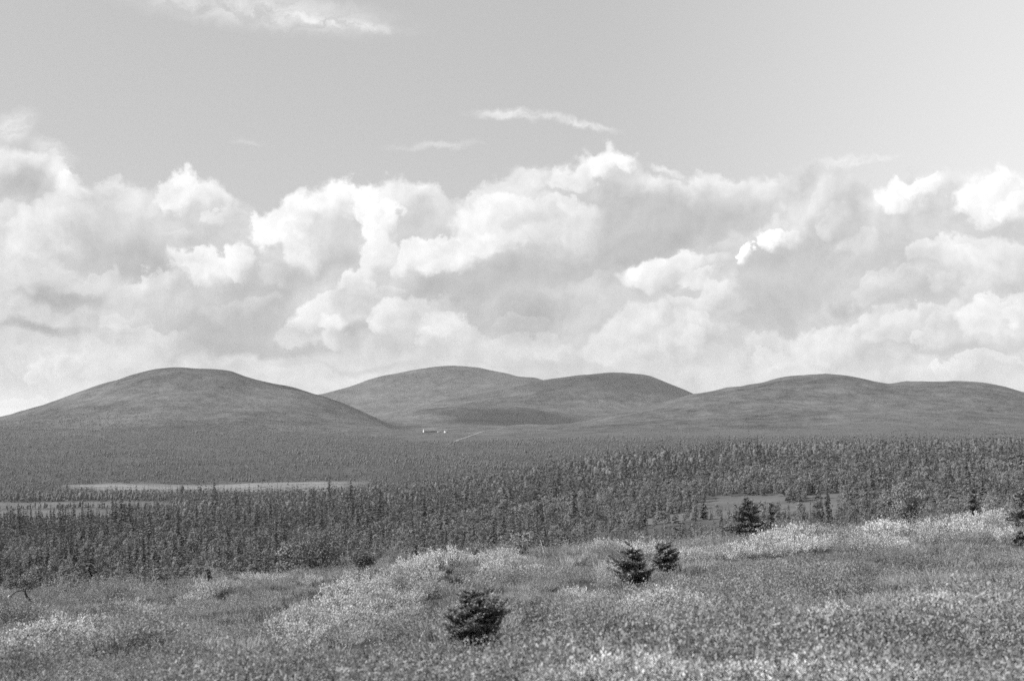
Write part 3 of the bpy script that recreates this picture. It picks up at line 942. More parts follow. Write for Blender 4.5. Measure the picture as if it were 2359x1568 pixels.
singles = np.zeros(len(fx), bool)
for want_spruce in (True, False):
    idx = np.nonzero((is_spruce == want_spruce) & (fp > -20) & (fp < 2380))[0]
    top_ = in_sight(fx[idx], fd[idx], fz[idx] + 0.55 * fh[idx])
    idx = idx[top_]
    idx = idx[np.argsort(-(fh[idx] / fd[idx]))][:290]
    singles[idx] = True
    order = idx[np.argsort(fd[idx])]
    made = []
    for n_, i in enumerate(order):
        band = 'at the wood edge' if fd[i] < 170 else ('in mid wood' if fd[i] < 270 else 'deep in wood')
        if want_spruce:
            size = 'tall slim' if fh[i] > 4.6 else ('slim' if fh[i] > 3.0 else 'small')
            look = size + ' dark spruce'
            me_c, me_t = near_spruce[n_ % len(near_spruce)]
            e = empty('spruce_tree', (fx[i], fd[i], fz[i]), turn[i], (fw[i], fw[i], fh[i]))
        else:
            size = 'tall' if fh[i] > 3.3 else ('medium' if fh[i] > 2.2 else 'low')
            look = size + ' leafy birch'
            me_c, me_t = near_birch[n_ % len(near_birch)]
            e = empty('birch_tree', (fx[i], fd[i], fz[i]), turn[i], (fw[i], fw[i], fh[i]))
        lab = '%s %s %s' % (look, band, zone_of(fp[i]))
        made.append((lab, i, e))
        tag(e, lab, 'tree', lab.replace('spruce', 'spruces').replace('birch ', 'birches ', 1))
        for nm, me in (('crown', me_c), ('trunk', me_t)):
            o = bpy.data.objects.new(nm, me)
            COL.objects.link(o)
            o.parent = e

    # big stands are told apart by their left, middle and right part
    fresh = []
    for lab in sorted(set(m_[0] for m_ in made)):
        grp = sorted([m_ for m_ in made if m_[0] == lab], key=lambda m_: fp[m_[1]])
        for q_, (_, i, e) in enumerate(grp):
            l2 = lab if len(grp) < 7 else lab + ', ' + ('left', 'middle', 'right')[min(2, q_ * 3 // len(grp))] + ' part'
            tag(e, l2, 'tree', l2.replace('spruce', 'spruces', 1).replace('birch ', 'birches ', 1))
            fresh.append((l2, i, e))
    made = fresh
    # the ones that stand out of each stand say so
    for lab in sorted(set(m_[0] for m_ in made)):
        grp = [m_ for m_ in made if m_[0] == lab]
        if len(grp) < 2:
            continue
        pick = {}
        pick.setdefault(min(grp, key=lambda m_: fp[m_[1]])[1], 'leftmost ')
        pick.setdefault(max(grp, key=lambda m_: fp[m_[1]])[1], 'rightmost ')
        if len(grp) > 3:
            pick.setdefault(max(grp, key=lambda m_: fh[m_[1]] / fd[m_[1]])[1], 'biggest ')
            pick.setdefault(min(grp, key=lambda m_: fh[m_[1]] / fd[m_[1]])[1], 'smallest ')
        for _, i, e in grp:
            if i in pick:
                e['label'] = pick[i] + lab

for nm, sel, col_, k, lab in (
        ('spruce_wood', is_spruce & ~singles & (fd < 900), 'mid_spruce', 4, 'dark pointed spruces massed on the wooded slope'),
        ('birch_wood', ~is_spruce & ~singles & (fd < 900), 'mid_birch', 4, 'paler rounded birches massed on the wooded slope'),
        ('distant_spruce_forest', is_spruce & ~singles & (fd >= 900), 'far_spruce', 3, 'fine dark spruce forest filling the far valley'),
        ('distant_birch_forest', ~is_spruce & ~singles & (fd >= 900), 'far_birch', 3, 'fine grey birch forest filling the far valley')):
    n = int(sel.sum())
    scatter_object(nm, np.stack([fx, fd, fz - 0.05], 1)[sel], turn[sel], np.stack([fw, fw, fh], 1)[sel], rng.integers(0, k, n), proto[col_], lab, 'forest')
    print(nm, n)

# low birch wood on the fellsides
hx, hd_, hp_ = wedge(3000, 3700, 0.012)
hz_ = np.concatenate([land(a, b) for a, b in zip(np.array_split(hx, 4), np.array_split(hd_, 4))])
kk = (rng.uniform(0, 1, len(hx)) < np.clip((40 - hz_) / 70, 0.0, 1) * np.clip(0.55 + 1.3 * fbm(hx / 240, hd_ / 240, 3, 99), 0, 1))
kk &= rng.uniform(0, 1, len(hx)) < np.clip((900 - hp_) / 250, 0, 1) + 0.5 * np.clip((hp_ - 1350) / 500, 0, 1) * np.clip((3350 - hd_) / 250, 0, 1)
kk &= in_sight(hx, hd_, hz_ + 4)
hx, hd_, hz_ = hx[kk], hd_[kk], hz_[kk]
hh = rng.uniform(2.0, 4.0, len(hx))
scatter_object('fell_birch_scrub', np.stack([hx, hd_, hz_ - 0.3], 1), rng.uniform(0, 6.28, len(hx)), np.stack([hh * 1.4, hh * 1.4, hh], 1), rng.integers(0, 3, len(hx)),
               proto['far_birch'], 'low grey birch scrub covering the lower fellsides', 'scrub')
print('fell scrub', len(hx))

# ------------------------------------------------------------------ farmhouses and track
M_ROOF = material('weathered_roof', 0.50, 0.3, 0.6, 0.7)
M_SHADED_WALL = material('shaded_front_wall', 0.045, 0.4, 1.2, 0.85)  # shade of the front wall put into a dark base tone
M_WHITE = material('white_board_wall', 0.46, 0.12, 0.8, 0.7)
M_GLASS = material('window_glass', 0.05, 0.1, 1.0, 0.15)
M_CHIM = material('stone_chimney', 0.28, 0.4, 2.0, 0.9)


def box(x0, x1, y0, y1, z0, z1):
    v = np.array([(x, y, z) for x in (x0, x1) for y in (y0, y1) for z in (z0, z1)], float)
    f = np.array([(0, 1, 3, 2), (4, 6, 7, 5), (0, 4, 5, 1), (2, 3, 7, 6), (0, 2, 6, 4), (1, 5, 7, 3)])
    return v, f


def gable(x0, x1, y0, y1, z0, z1):
    """triangular prism, ridge along x, as quads (ridge edge doubled)"""
    ym = (y0 + y1) / 2
    v = np.array([(x0, y0, z0), (x0, y1, z0), (x0, ym, z1), (x1, y0, z0), (x1, y1, z0), (x1, ym, z1)], float)
    f = np.array([(0, 3, 5, 2), (1, 2, 5, 4), (0, 1, 4, 3), (0, 2, 2, 1), (3, 4, 5, 5)])
    return v, f[:3], v, f


def roof_slabs(x0, x1, y0, y1, z0, z1, t=0.35):
    ym = (y0 + y1) / 2
    v, f = [], []
    for ya in (y0, y1):
        b = len(v)
        v += [(x0, ya, z0), (x1, ya, z0), (x1, ym, z1), (x0, ym, z1), (x0, ya, z0 + t), (x1, ya, z0 + t), (x1, ym, z1 + t), (x0, ym, z1 + t)]
        f += [tuple(b + q for q in r_) for r_ in ((0, 1, 2, 3), (4, 5, 6, 7), (0, 1, 5, 4), (1, 2, 6, 5), (0, 3, 7, 4))]
    return np.array(v, float), np.array(f)


def house(name, px, py, L, Wd, wall_h, roof_h, turn_, label, wall_m, end_m, windows, chimney=True, dlo=2600, dhi=3900):
    p = ground_hit(px, py, dlo, dhi)
    e = empty(name, (p[0], p[1], p[2] - 0.2), R(turn_))
    tag(e, label, 'building')
    mesh_obj('wall', *box(-L / 2, L / 2, -Wd / 2, Wd / 2, -1.5, wall_h), wall_m, e)
    for sx in (-1, 1):
        xw = sx * L / 2
        ym = 0.0
        v = np.array([(xw, -Wd / 2, -1.4), (xw, Wd / 2, -1.4), (xw, Wd / 2, wall_h), (xw, ym, wall_h + roof_h), (xw, -Wd / 2, wall_h)], float)
        v2 = v + np.array([sx * 0.12, 0, 0])
        me = bpy.data.meshes.new('gable_wall')
        me.from_pydata([tuple(q) for q in np.concatenate([v, v2])], [], [(0, 1, 2, 3, 4), (9, 8, 7, 6, 5)] + [(i, (i + 1) % 5, 5 + (i + 1) % 5, 5 + i) for i in range(5)])
        me.materials.append(end_m)
        o = bpy.data.objects.new('gable_wall', me)
        COL.objects.link(o)
        o.parent = e
    rf = mesh_obj('roof', *roof_slabs(-L / 2 - 0.5, L / 2 + 0.5, -Wd / 2 - 0.7, Wd / 2 + 0.7, wall_h - 0.35, wall_h + roof_h + 0.05), M_ROOF, e)
    if chimney:
        mesh_obj('chimney', *box(-0.6 + L * 0.15, 0.6 + L * 0.15, -0.5, 0.5, wall_h + roof_h - 0.8, wall_h + roof_h + 1.4), M_CHIM, rf)
    for k in range(windows):
        xw = -L / 2 + (k + 0.8) * L / (windows + 0.6)
        w = mesh_obj('window', *box(xw - 0.75, xw + 0.75, -Wd / 2 - 0.06, -Wd / 2 + 0.05, 1.3, 2.9), M_WHITE, e)
        mesh_obj('pane', *box(xw - 0.55, xw + 0.55, -Wd / 2 - 0.09, -Wd / 2 - 0.05, 1.5, 2.7), M_GLASS, w)
    dr = mesh_obj('door', *box(L * 0.5 - 2.6, L * 0.5 - 1.4, -Wd / 2 - 0.08, -Wd / 2 + 0.05, 0.1, 2.3), M_CHIM, e)
    return e


house('farmhouse', 990, 995, 30, 10, 3.6, 4.6, 17, 'long low farmhouse with pale roof and white gable in the far valley', M_SHADED_WALL, M_WHITE, 6)
house('outbuilding', 1012, 995, 9, 6, 2.4, 1.6, 10, 'small grey outbuilding close beside the long farmhouse', M_CHIM, M_CHIM, 0, False)
house('shed', 1027.5, 996, 7.5, 6, 3.0, 2.2, 24, 'small white shed standing alone right of the farmhouse', M_WHITE, M_WHITE, 1, False)

M_TRACK = material('gravel_track', 0.17, 0.25, 0.1, 0.95, coords='Object')
tp = [(1028, 1026), (1042, 1018.5), (1054, 1013.5), (1064, 1009), (1074, 1004.5), (1086, 1000.5), (1098, 997), (1112, 994), (1128, 991.5), (1146, 990), (1160, 989.5)]
cl = []
dd = np.linspace(2700, 3420, len(tp))
for k, (x, y) in enumerate(tp):
    d = ground_hit(x, y, 2450, 3700)[1]
    d = 0.35 * d + 0.65 * dd[k]
    cl.append(((x - 1179.5) / FPX * d, d))
cl = np.array(cl)
u_ = np.linspace(0, 1, 60)
cx = np.interp(u_, np.linspace(0, 1, len(cl)), cl[:, 0])
cy = np.interp(u_, np.linspace(0, 1, len(cl)), cl[:, 1])
tn_ = unit(np.stack([np.gradient(cx), np.gradient(cy)], 1))
nx, ny = -tn_[:, 1], tn_[:, 0]
rows = []
for off, dz_ in ((-4.2, -2.0), (-2.4, 0.7), (2.4, 0.7), (4.2, -2.0)):
    xx, yy = cx + nx * off, cy + ny * off
    rows.append(np.stack([xx, yy, land(cx, cy) + dz_], 1))
pv = np.stack(rows, 1).reshape(-1, 3)
i, j = np.meshgrid(np.arange(59), np.arange(3), indexing='ij')
pf = np.stack([i * 4 + j, i * 4 + j + 1, (i + 1) * 4 + j + 1, (i + 1) * 4 + j], -1).reshape(-1, 4)
tag(mesh_obj('path', pv, pf, M_TRACK, smooth=True), 'pale track climbing from the forest edge towards the farmhouses', 'path', kind='structure')

# ------------------------------------------------------------------ heath and shrubs of the near slope
def stems_and_leaves(g, n_stems, H, Rr, leaves_per, leaf_len, leaf_w, lean=0.5, start=0.25, upright=0.4, stem_r=0.004, cup=0.6):
    tubes, lc, lt, ln_ = [], [], [], []
    for k in range(n_stems):
        a = g.uniform(0, 2 * np.pi)
        rr = Rr * np.sqrt(g.uniform(0.0, 1))
        hh = H * g.uniform(0.65, 1.05) * (1 - 0.35 * (rr / Rr) ** 2)
        b = np.array([np.cos(a), np.sin(a), 0]) * rr * 0.35
        tip = np.array([np.cos(a), np.sin(a), 0]) * rr * (1 + lean * 0.3) + np.array([0, 0, hh])
        mid = b * 0.6 + tip * 0.4 + np.array([0, 0, hh * 0.12]) + g.normal(size=3) * H * 0.03
        ts = np.linspace(0, 1, 5)[:, None]
        p = (1 - ts) ** 2 * (b + np.array([0, 0, -0.05])) + 2 * ts * (1 - ts) * mid + ts ** 2 * tip
        tubes.append(tube(p, np.linspace(stem_r, stem_r * 0.35, 5), 4))
        q = g.uniform(start, 1.0, leaves_per)[:, None]
        c = (1 - q) ** 2 * b + 2 * q * (1 - q) * mid + q ** 2 * tip
        side = rdir(g, leaves_per)
        c = c + side * leaf_len * g.uniform(0.4, 1.6, (leaves_per, 1)) * 0.8
        lc.append(c)
        lt.append(side + np.array([0, 0, upright]))
        ln_.append(cup * g.normal(size=(leaves_per, 3)) + np.array([0, 0, 0.8]) + 0.5 * np.array([np.cos(a), np.sin(a), 0]))
    lc, lt, ln_ = np.concatenate(lc), np.concatenate(lt), np.concatenate(ln_)
    n = len(lc)
    lv = rhombs(lc, lt, ln_, leaf_len * g.uniform(0.6, 1.3, n), leaf_w * g.uniform(0.6, 1.3, n))
    return join(tubes), lv


def sprigs(g, n, Rr, H, w, lean=0.35):
    a = g.uniform(0, 2 * np.pi, n)
    r = Rr * np.sqrt(g.uniform(0, 1, n))
    h = H * g.uniform(0.5, 1.1, n)
    t = np.stack([np.cos(a) * lean * g.uniform(0.2, 1.6, n), np.sin(a) * lean * g.uniform(0.2, 1.6, n), np.ones(n)], 1)
    c = np.stack([r * np.cos(a), r * np.sin(a), np.zeros(n)], 1) + unit(t) * (h / 2)[:, None]
    return rhombs(c, t, rdir(g, n), h, w * g.uniform(0.7, 1.4, n))


g = np.random.default_rng(11)
arr = []
for k in range(3):
    st, lv = stems_and_leaves(g, 16, 0.24, 0.20, 15, 0.018, 0.012, stem_r=0.003, upright=0.7, cup=0.9)
    arr.append((lv[0], lv[1], M_DWARF))
for k in range(2):
    v, f = sprigs(g, 130, 0.17, 0.16, 0.011)
    arr.append((v, f, M_HEATHER))
for k in range(2):
    v, f = sprigs(g, 90, 0.15, 0.19, 0.007, 0.7)
    arr.append((v, f, M_GRASS))
for k in range(3):
    st, lv = stems_and_leaves(g, 34, 0.36, 0.28, 26, 0.020, 0.013, stem_r=0.003, upright=0.8, cup=0.9)
    arr.append((lv[0], lv[1], M_DWARF))
proto_collection('heath_plant', arr)       # 0-2 dwarf birch, 3-4 heather, 5-6 grass, 7-9 taller dwarf birch


def heath_scatter(d0, d1, dens, size):
    x, y, px = wedge(d0, d1, dens, -160, 2520)
    crest = np.interp(px, [c[0] for c in CREST_D], [c[1] for c in CREST_D])
    k = (y < crest + 75)
    x, y, px = x[k], y[k], px[k]
    z = land(x, y)
    s = in_sight(x, y, z + 0.6)
    x, y, z, px = x[s], y[s], z[s], px[s]
    m1, m2 = fbm(x / 3.1, y / 3.1, 3, 61), fbm(x / 1.7 + 5, y / 1.7, 3, 62)
    u = rng.uniform(0, 1, len(x))
    kind = np.where(m1 + 0.35 * (u - 0.5) > 0.06, 0, np.where(m2 + 0.4 * (u - 0.5) > 0.0, 3, 5))
    kind = np.where(rng.uniform(0, 1, len(x)) < 0.18, 0, kind)
    idx = np.where(kind == 0, rng.integers(0, 3, len(x)), np.where(kind == 3, rng.integers(3, 5, len(x)), rng.integers(5, 7, len(x))))
    tall = fbm(x / 2.2 + 40, y / 2.2, 3, 66)
    idx = np.where((tall > 0.22) & (rng.uniform(0, 1, len(x)) < 0.32), rng.integers(7, 10, len(x)), idx)
    sc_ = size * rng.uniform(0.6, 1.5, len(x)) * (1 + 0.9 * np.clip(m1, -0.5, 0.6))
    gap = rng.uniform(0, 1, len(x)) < np.clip(0.85 + 1.7 * fbm(x / 1.3 + 11, y / 1.3, 3, 67), 0.12, 1)
    x, y, z, idx, sc_ = x[gap], y[gap], z[gap], idx[gap], sc_[gap]
    return np.stack([x, y, z - 0.01], 1), idx, sc_


hs = [heath_scatter(8, 20, 38, 0.95), heath_scatter(20, 45, 24, 0.98), heath_scatter(45, 160, 6.0, 1.3)]
hp3 = np.concatenate([h[0] for h in hs])
hidx = np.concatenate([h[1] for h in hs])
hsc = np.concatenate([h[2] for h in hs])
scatter_object('heath', hp3, rng.uniform(0, 6.28, len(hp3)), np.stack([hsc, hsc, hsc * rng.uniform(0.8, 1.2, len(hsc))], 1), hidx, proto['heath_plant'],
               'low heath of dwarf birch, heather and dry grass covering the near slope', 'heath')
print('heath', len(hp3))

# ---- pale willow shrubs: three bushes, copied shrub by shrub
willow = []
for k in range(4):
    gg = np.random.default_rng(40 + k)
    st, lv = stems_and_leaves(gg, 64, 0.48, 0.40, 38, 0.033, 0.017, upright=0.9, start=0.30, stem_r=0.004, cup=0.9)
    willow.append((mesh_obj('foliage', lv[0], lv[1], M_WILLOW, link=False).data, mesh_obj('stem', st[0], st[1], M_TWIG, link=False).data))

PATCHES = [
    ('in the bright strip at the bottom left corner', [(22, 1524, 1.), (60, 1508, .9), (105, 1502, 1.), (150, 1494, 1.1), (190, 1500, .8), (40, 1535, .8), (130, 1520, .8), (215, 1490, .7)]),
    ('in the light clump on the lower left slope', [(232, 1452, 1.), (262, 1440, 1.1), (298, 1436, .9), (330, 1432, 1.), (368, 1440, .8), (402, 1428, .7), (250, 1478, .7), (350, 1416, .7)]),
    ('in the small patch near the left slope spruce', [(470, 1372, 1.1), (500, 1380, 1.0), (520, 1362, 1.), (548, 1358, .9), (452, 1392, .7), (560, 1372, .7), (430, 1400, .8)]),
    ('in the scattered row below the round birch bush', [(610, 1352, .9), (650, 1350, .7), (575, 1340, .7), (690, 1430, .8), (718, 1352, .6)]),
    ('at the lower end of the long pale sweep', [(672, 1482, 1.1), (705, 1474, 1.), (740, 1468, 1.), (700, 1455, .9), (772, 1452, 1.1), (735, 1436, .9), (800, 1470, .8), (840, 1462, .8), (690, 1498, .8)]),
    ('in the middle of the long pale sweep', [(775, 1420, 1.1), (812, 1408, 1.1), (790, 1388, 1.), (845, 1392, 1.1), (830, 1372, 1.), (872, 1378, 1.), (868, 1420, .9), (905, 1400, .9), (920, 1372, 1.), (948, 1392, .8), (880, 1448, .8), (940, 1430, .8), (990, 1378, .8), (812, 1440, .9)]),
    ('on the crest above the dark dwarf spruce', [(905, 1350, 1.1), (938, 1336, 1.1), (965, 1326, 1.1), (1000, 1318, 1.1), (1035, 1316, 1.1), (1068, 1310, 1.), (1100, 1306, 1.), (1135, 1304, .9), (1165, 1308, 1.), (1195, 1310, .9), (1230, 1312, .8), (990, 1345, .9), (1140, 1330, .8), (1240, 1330, .8), (1205, 1334, .7)]),
    ('in the light tuft left of the paired young spruces', [(1368, 1284, .9), (1398, 1280, 1.), (1430, 1278, .9), (1350, 1296, .7), (1418, 1340, .9), (1404, 1362, .8), (1395, 1320, .8), (1440, 1352, .8)]),
    ('in the bright growth around the young spruces', [(1492, 1290, 1.), (1520, 1276, .9), (1480, 1272, .8), (1590, 1296, .9), (1620, 1300, .8), (1640, 1290, .8), (1560, 1282, .8)]),
    ('in the pale bank right of the low skirted spruce', [(1762, 1272, 1.2), (1792, 1262, 1.2), (1822, 1258, 1.3), (1855, 1248, 1.5), (1880, 1250, 1.4), (1905, 1260, 1.2), (1838, 1278, 1.), (1720, 1288, 1.), (1800, 1284, .9), (1690, 1294, .9), (1872, 1276, .9)]),
    ('in the pale bank below the leaning birch', [(2000, 1262, 1.4), (2024, 1254, 1.5), (2050, 1250, 1.4), (2076, 1248, 1.1), (2036, 1272, 1.1), (2100, 1240, 1.), (2006, 1280, 1.), (2070, 1272, .9)]),
    ('in the bright line on the right hand crest', [(2132, 1246, 1.2), (2160, 1240, 1.3), (2192, 1236, 1.3), (2224, 1238, 1.2), (2150, 1262, 1.), (2260, 1222, 1.3), (2290, 1214, 1.3), (2320, 1212, 1.3), (2345, 1226, 1.2), (2270, 1246, 1.), (2320, 1252, 1.), (2210, 1212, 1.1)]),
    ('in the bottom strip right of the middle', [(1310, 1635, 0.64), (1350, 1631, 0.64), (1392, 1627, 0.72), (1440, 1629, 0.72), (1480, 1623, 0.72), (1530, 1631, 0.72), (1580, 1635, 0.72), (1640, 1637, 0.72), (1700, 1637, 0.64), (1415, 1641, 0.72), (1510, 1642, 0.72), (1268, 1641, 0.64)]),
    ('in the bottom strip towards the right corner', [(1780, 1637, 0.64), (1850, 1635, 0.64), (1920, 1639, 0.64), (2000, 1635, 0.64), (2080, 1631, 0.64), (2160, 1635, 0.64), (2240, 1631, 0.56), (2310, 1637, 0.64), (2120, 1643, 0.64)]),
    ('in the open heath right of the dwarf spruce', [(1330, 1392, .7), (1362, 1402, .7), (1480, 1420, .8), (1512, 1412, .8), (1548, 1424, .8), (1455, 1438, .7), (1600, 1430, .6), (1500, 1452, .7)]),
    ('in the thin patch on the right hand slope', [(2140, 1420, .8), (2170, 1432, .7), (2105, 1438, .7), (2210, 1412, .7), (2030, 1402, .6), (2280, 1440, .7), (1905, 1440, .6)]),
]
ORD = ['first', 'second', 'third', 'fourth', 'fifth', 'sixth', 'seventh', 'eighth', 'ninth', 'tenth', 'eleventh', 'twelfth', 'thirteenth', 'fourteenth', 'fifteenth']
for where, spots in PATCHES:
    order_ = sorted(range(len(spots)), key=lambda n_: spots[n_][0])
    for k, (px, py, s_) in enumerate(spots):
        p = ground_hit(px, py)
        far_k = 1.0 + 0.006 * max(0, p[1] - 15)
        e = empty('willow_shrub', (p[0], p[1], p[2] - 0.03), rng.uniform(0, 6.28), s_ * far_k * (rng.uniform(0.75, 1.2) if py < 1570 else rng.uniform(1.0, 1.35)))
        n_ = order_.index(k)
        place = 'leftmost' if n_ == 0 else ('rightmost' if n_ == len(spots) - 1 else ORD[n_] + ' from left')
        tag(e, 'pale willow shrub, %s, %s' % (place, where), 'shrub', 'willow shrubs ' + where)
        f_, st_ = willow[(k * 3 + len(where)) % 4]
        for nm, me in (('foliage', f_), ('stem', st_)):
            o = bpy.data.objects.new(nm, me)
            COL.objects.link(o)
            o.parent = e

# ---- dark low shrubs (crowberry, juniper)
dark_me = []
for k in range(3):
    gg = np.random.default_rng(60 + k)
    st, lv = stems_and_leaves(gg, 34, 0.20, 0.32, 26, 0.030, 0.012, upright=0.3, start=0.2, stem_r=0.004, cup=0.9)
    dark_me.append((mesh_obj('foliage', lv[0], lv[1], M_DARKLEAF, link=False).data, mesh_obj('stem', st[0], st[1], M_TWIG, link=False).data))
DARKS = [(1468, 1508, 1.2, 'dark low shrub at the end of the fallen branch'), (1620, 1530, 1.3, 'wide dark low shrub in the bottom strip right of middle'),
         (1585, 1516, .9, 'small dark shrub just left of the wide dark one'), (2300, 1482, 1.1, 'dark low shrub near the right edge'),
         (1850, 1470, 1.1, 'dark low shrub in the middle of the right slope'), (1700, 1472, .8, 'small dark shrub on the slope right of the fallen branch'),
         (2010, 1500, .8, 'dark low shrub by the bottom right pale strip'), (2110, 1452, .7, 'small dark shrub below the thin pale patch at right'),
         (2200, 1290, 1.3, 'dark low shrub under the right hand crest'), (1900, 1330, .7, 'small dark shrub on the upper right slope'),
         (2000, 1350, .8, 'dark low shrub below the pale bank of the leaning birch'), (905, 1330, 1.3, 'small dark shrub on the crest left of the pale sweep'),
         (275, 1382, 1.8, 'dark rounded shrub at the foot of the left wood'), (397, 1364, 1.9, 'dark shrub between the left slope spruce and the wood'),
         (430, 1362, 1.3, 'lower dark shrub beside the left slope spruce'), (625, 1346, 1.4, 'flat dark shrub left of the round birch bush'),
         (570, 1462, .8, 'dark tuft in the middle of the lower left slope'), (520, 1450, .9, 'dark low shrub above the bottom left strip'),
         (1585, 1258, 1.7, 'very dark mound of shrub beside the pale stub'), (88, 1560, .8, 'dark tuft at the bottom left corner')]
for k, (px, py, s_, lab) in enumerate(DARKS):
    p = ground_hit(px, py)
    e = empty('crowberry_shrub', (p[0], p[1], p[2] - 0.02), rng.uniform(0, 6.28), (s_ * 1.15, s_ * 1.15, s_))
    tag(e, lab, 'shrub', 'dark low shrubs')
    for nm, me in (('foliage', dark_me[k % 3][0]), ('stem', dark_me[k % 3][1])):
        o = bpy.data.objects.new(nm, me)
        COL.objects.link(o)
        o.parent = e


# ---- young spruces
def young_spruce(px, py, H, Rr, label, seed, skirt=0.05, whorls=9, per=8, needle=0.035, up=0.15, lean=(0, 0), power=0.85, name='young_spruce', bias=None, mat=None, dome=False):
    g = np.random.default_rng(seed)
    p = ground_hit(px, py)
    e = empty(name, (p[0], p[1], p[2] - 0.02))
    tag(e, label, 'tree', 'young spruces on the near slope')
    zs = np.linspace(-0.06, H * 0.97, 7)
    ax = lambda z: np.array([lean[0] * z / H, lean[1] * z / H, z])
    mesh_obj('trunk', *tube([ax(z) for z in zs], np.linspace(0.028, 0.004, 7) * max(0.5, H), 6), M_BARK, e)
    br, c_, t_, n_, l_, q_ = [], [], [], [], [], []
    for k in range(whorls):
        h = skirt + (H * 0.93 - skirt) * (k + g.uniform(-0.5, 0.5)) / (whorls - 1)
        h = max(0.03, h)
        r = Rr * max(0.05, 1 - h / H) ** power * g.uniform(0.8, 1.2) + 0.02 * H
        if dome:
            r = Rr * np.sqrt(max(0.10, 1 - (h / H) ** 2.2)) * (0.72 + 0.28 * min(1, h / (0.35 * H))) * g.uniform(0.75, 1.2)
        for j in range(per):
            a = 2 * np.pi * (j + g.uniform(-0.3, 0.3)) / per + k * 0.7
            rr = r * g.uniform(0.4, 1.25)
            if bias is not None:
                rr *= 1 + bias[1] * np.cos(a - bias[0])
            d = np.array([np.cos(a), np.sin(a), 0])
            q0 = ax(h)
            q0 = q0 + np.array([0, 0, g.normal() * 0.035 * H])
            q2 = q0 + d * rr + np.array([0, 0, (up + 0.22 * g.normal()) * rr])
            q1 = (q0 + q2) / 2 + np.array([0, 0, -0.12 * rr])
            ts = np.linspace(0, 1, 5)[:, None]
            pl = (1 - ts) ** 2 * q0 + 2 * ts * (1 - ts) * q1 + ts ** 2 * q2
            br.append(tube(pl, np.linspace(0.007, 0.002, 5) * max(0.5, H), 3))
            m = int(max(14, rr / needle * 22))
            q = g.uniform(0.12, 1.0, m)[:, None]
            c = (1 - q) ** 2 * q0 + 2 * q * (1 - q) * q1 + q ** 2 * q2
            sd_ = np.array([-d[1], d[0], 0])
            spread = g.normal(size=(m, 1)) * rr * 0.34 * (1.08 - q)
            c = c + sd_ * spread + g.normal(size=(m, 3)) * needle * 0.35
            c_.append(c)
            q_.append(q[:, 0])
            t_.append(d * 0.9 + sd_ * np.sign(spread) * 0.7 + 0.5 * g.normal(size=(m, 3)) + np.array([0, 0, 0.25]))
            n_.append(np.array([0, 0, 1.0]) + 0.55 * g.normal(size=(m, 3)))
            l_.append(needle * g.uniform(0.8, 1.7, m))
    m = 40
    c_.append(np.stack([ax(z) for z in g.uniform(H * 0.85, H * 1.04, m)]) + g.normal(size=(m, 3)) * 0.008)
    q_.append(np.full(m, 0.9))
    t_.append(rdir(g, m, 1.5))
    n_.append(rdir(g, m))
    l_.append(needle * g.uniform(0.8, 1.6, m))
    l_ = np.concatenate(l_)
    mesh_obj('branch', *join(br), M_BARK, e)
    C_, T_, N_, Q_ = np.concatenate(c_), np.concatenate(t_), np.concatenate(n_), np.concatenate(q_)
    tip_ = (Q_ > 0.72) & (g.uniform(0, 1, len(Q_)) < 0.8)
    mesh_obj('crown', *rhombs(C_[~tip_], T_[~tip_], N_[~tip_], l_[~tip_], l_[~tip_] * 0.42), mat or M_YOUNG, e)
    mesh_obj('shoots', *rhombs(C_[tip_], T_[tip_], N_[tip_], l_[tip_], l_[tip_] * 0.42), M_SHOOT, e)
    return e


def metres(px, py, pix):
    return pix / FPX * ground_hit(px, py)[1]


young_spruce(1082, 1512, metres(1082, 1512, 145), metres(1082, 1512, 76), 'dark bushy dwarf spruce in the middle of the near slope', 1, skirt=0.10, whorls=10, per=15, needle=0.026, up=0.40, dome=True, lean=(0.03, 0), bias=(0.2, 0.15), mat=M_DWARFSPRUCE)
young_spruce(1468, 1362, metres(1468, 1362, 98), metres(1468, 1362, 46), 'left and nearer of the two paired young spruces', 2, dome=True, bias=(3.1, 0.25), lean=(-0.08, 0), whorls=10, per=14, needle=0.034, up=0.30, power=0.42, skirt=0.05)
young_spruce(1527, 1332, metres(1527, 1332, 82), metres(1527, 1332, 36), 'darker right hand one of the two paired young spruces', 3, dome=True, bias=(0.0, 0.2), whorls=9, per=14, needle=0.036, up=0.30, power=0.5, mat=M_DWARFSPRUCE)
young_spruce(1720, 1252, metres(1720, 1256, 106), metres(1720, 1256, 70), 'broad young spruce with a low dark skirt on the right crest', 4, skirt=0.14, whorls=11, per=12, needle=0.055, up=0.12, power=0.72)
young_spruce(1776, 1240, metres(1776, 1240, 78), metres(1776, 1240, 24), 'narrow young spruce close behind the broad skirted one', 5, skirt=0.12, whorls=9, per=7, needle=0.06, up=0.25, power=0.7)
young_spruce(958, 1312, metres(958, 1312, 58), metres(958, 1312, 22), 'small spruce on the crest left of the leaning pole', 6, skirt=0.03, whorls=8, per=8, needle=0.045, up=0.15, power=0.8)
young_spruce(479, 1350, metres(479, 1350, 42), metres(479, 1350, 17), 'small spruce on the left slope above the light willow patch', 7, skirt=0.08, whorls=7, per=7, needle=0.045, up=0.2, power=0.6)
young_spruce(2240, 1214, metres(2240, 1214, 98), metres(2240, 1214, 20), 'thin pale tall young spruce near the right edge', 8, skirt=0.25, whorls=13, per=6, needle=0.07, up=0.05, power=0.7, mat=M_BIRCH)
young_spruce(2372, 1240, metres(2372, 1240, 125), metres(2372, 1240, 72), 'large dark spruce cut off by the right edge', 9, skirt=0.4, whorls=8, per=9, needle=0.06, up=-0.25, power=0.5)
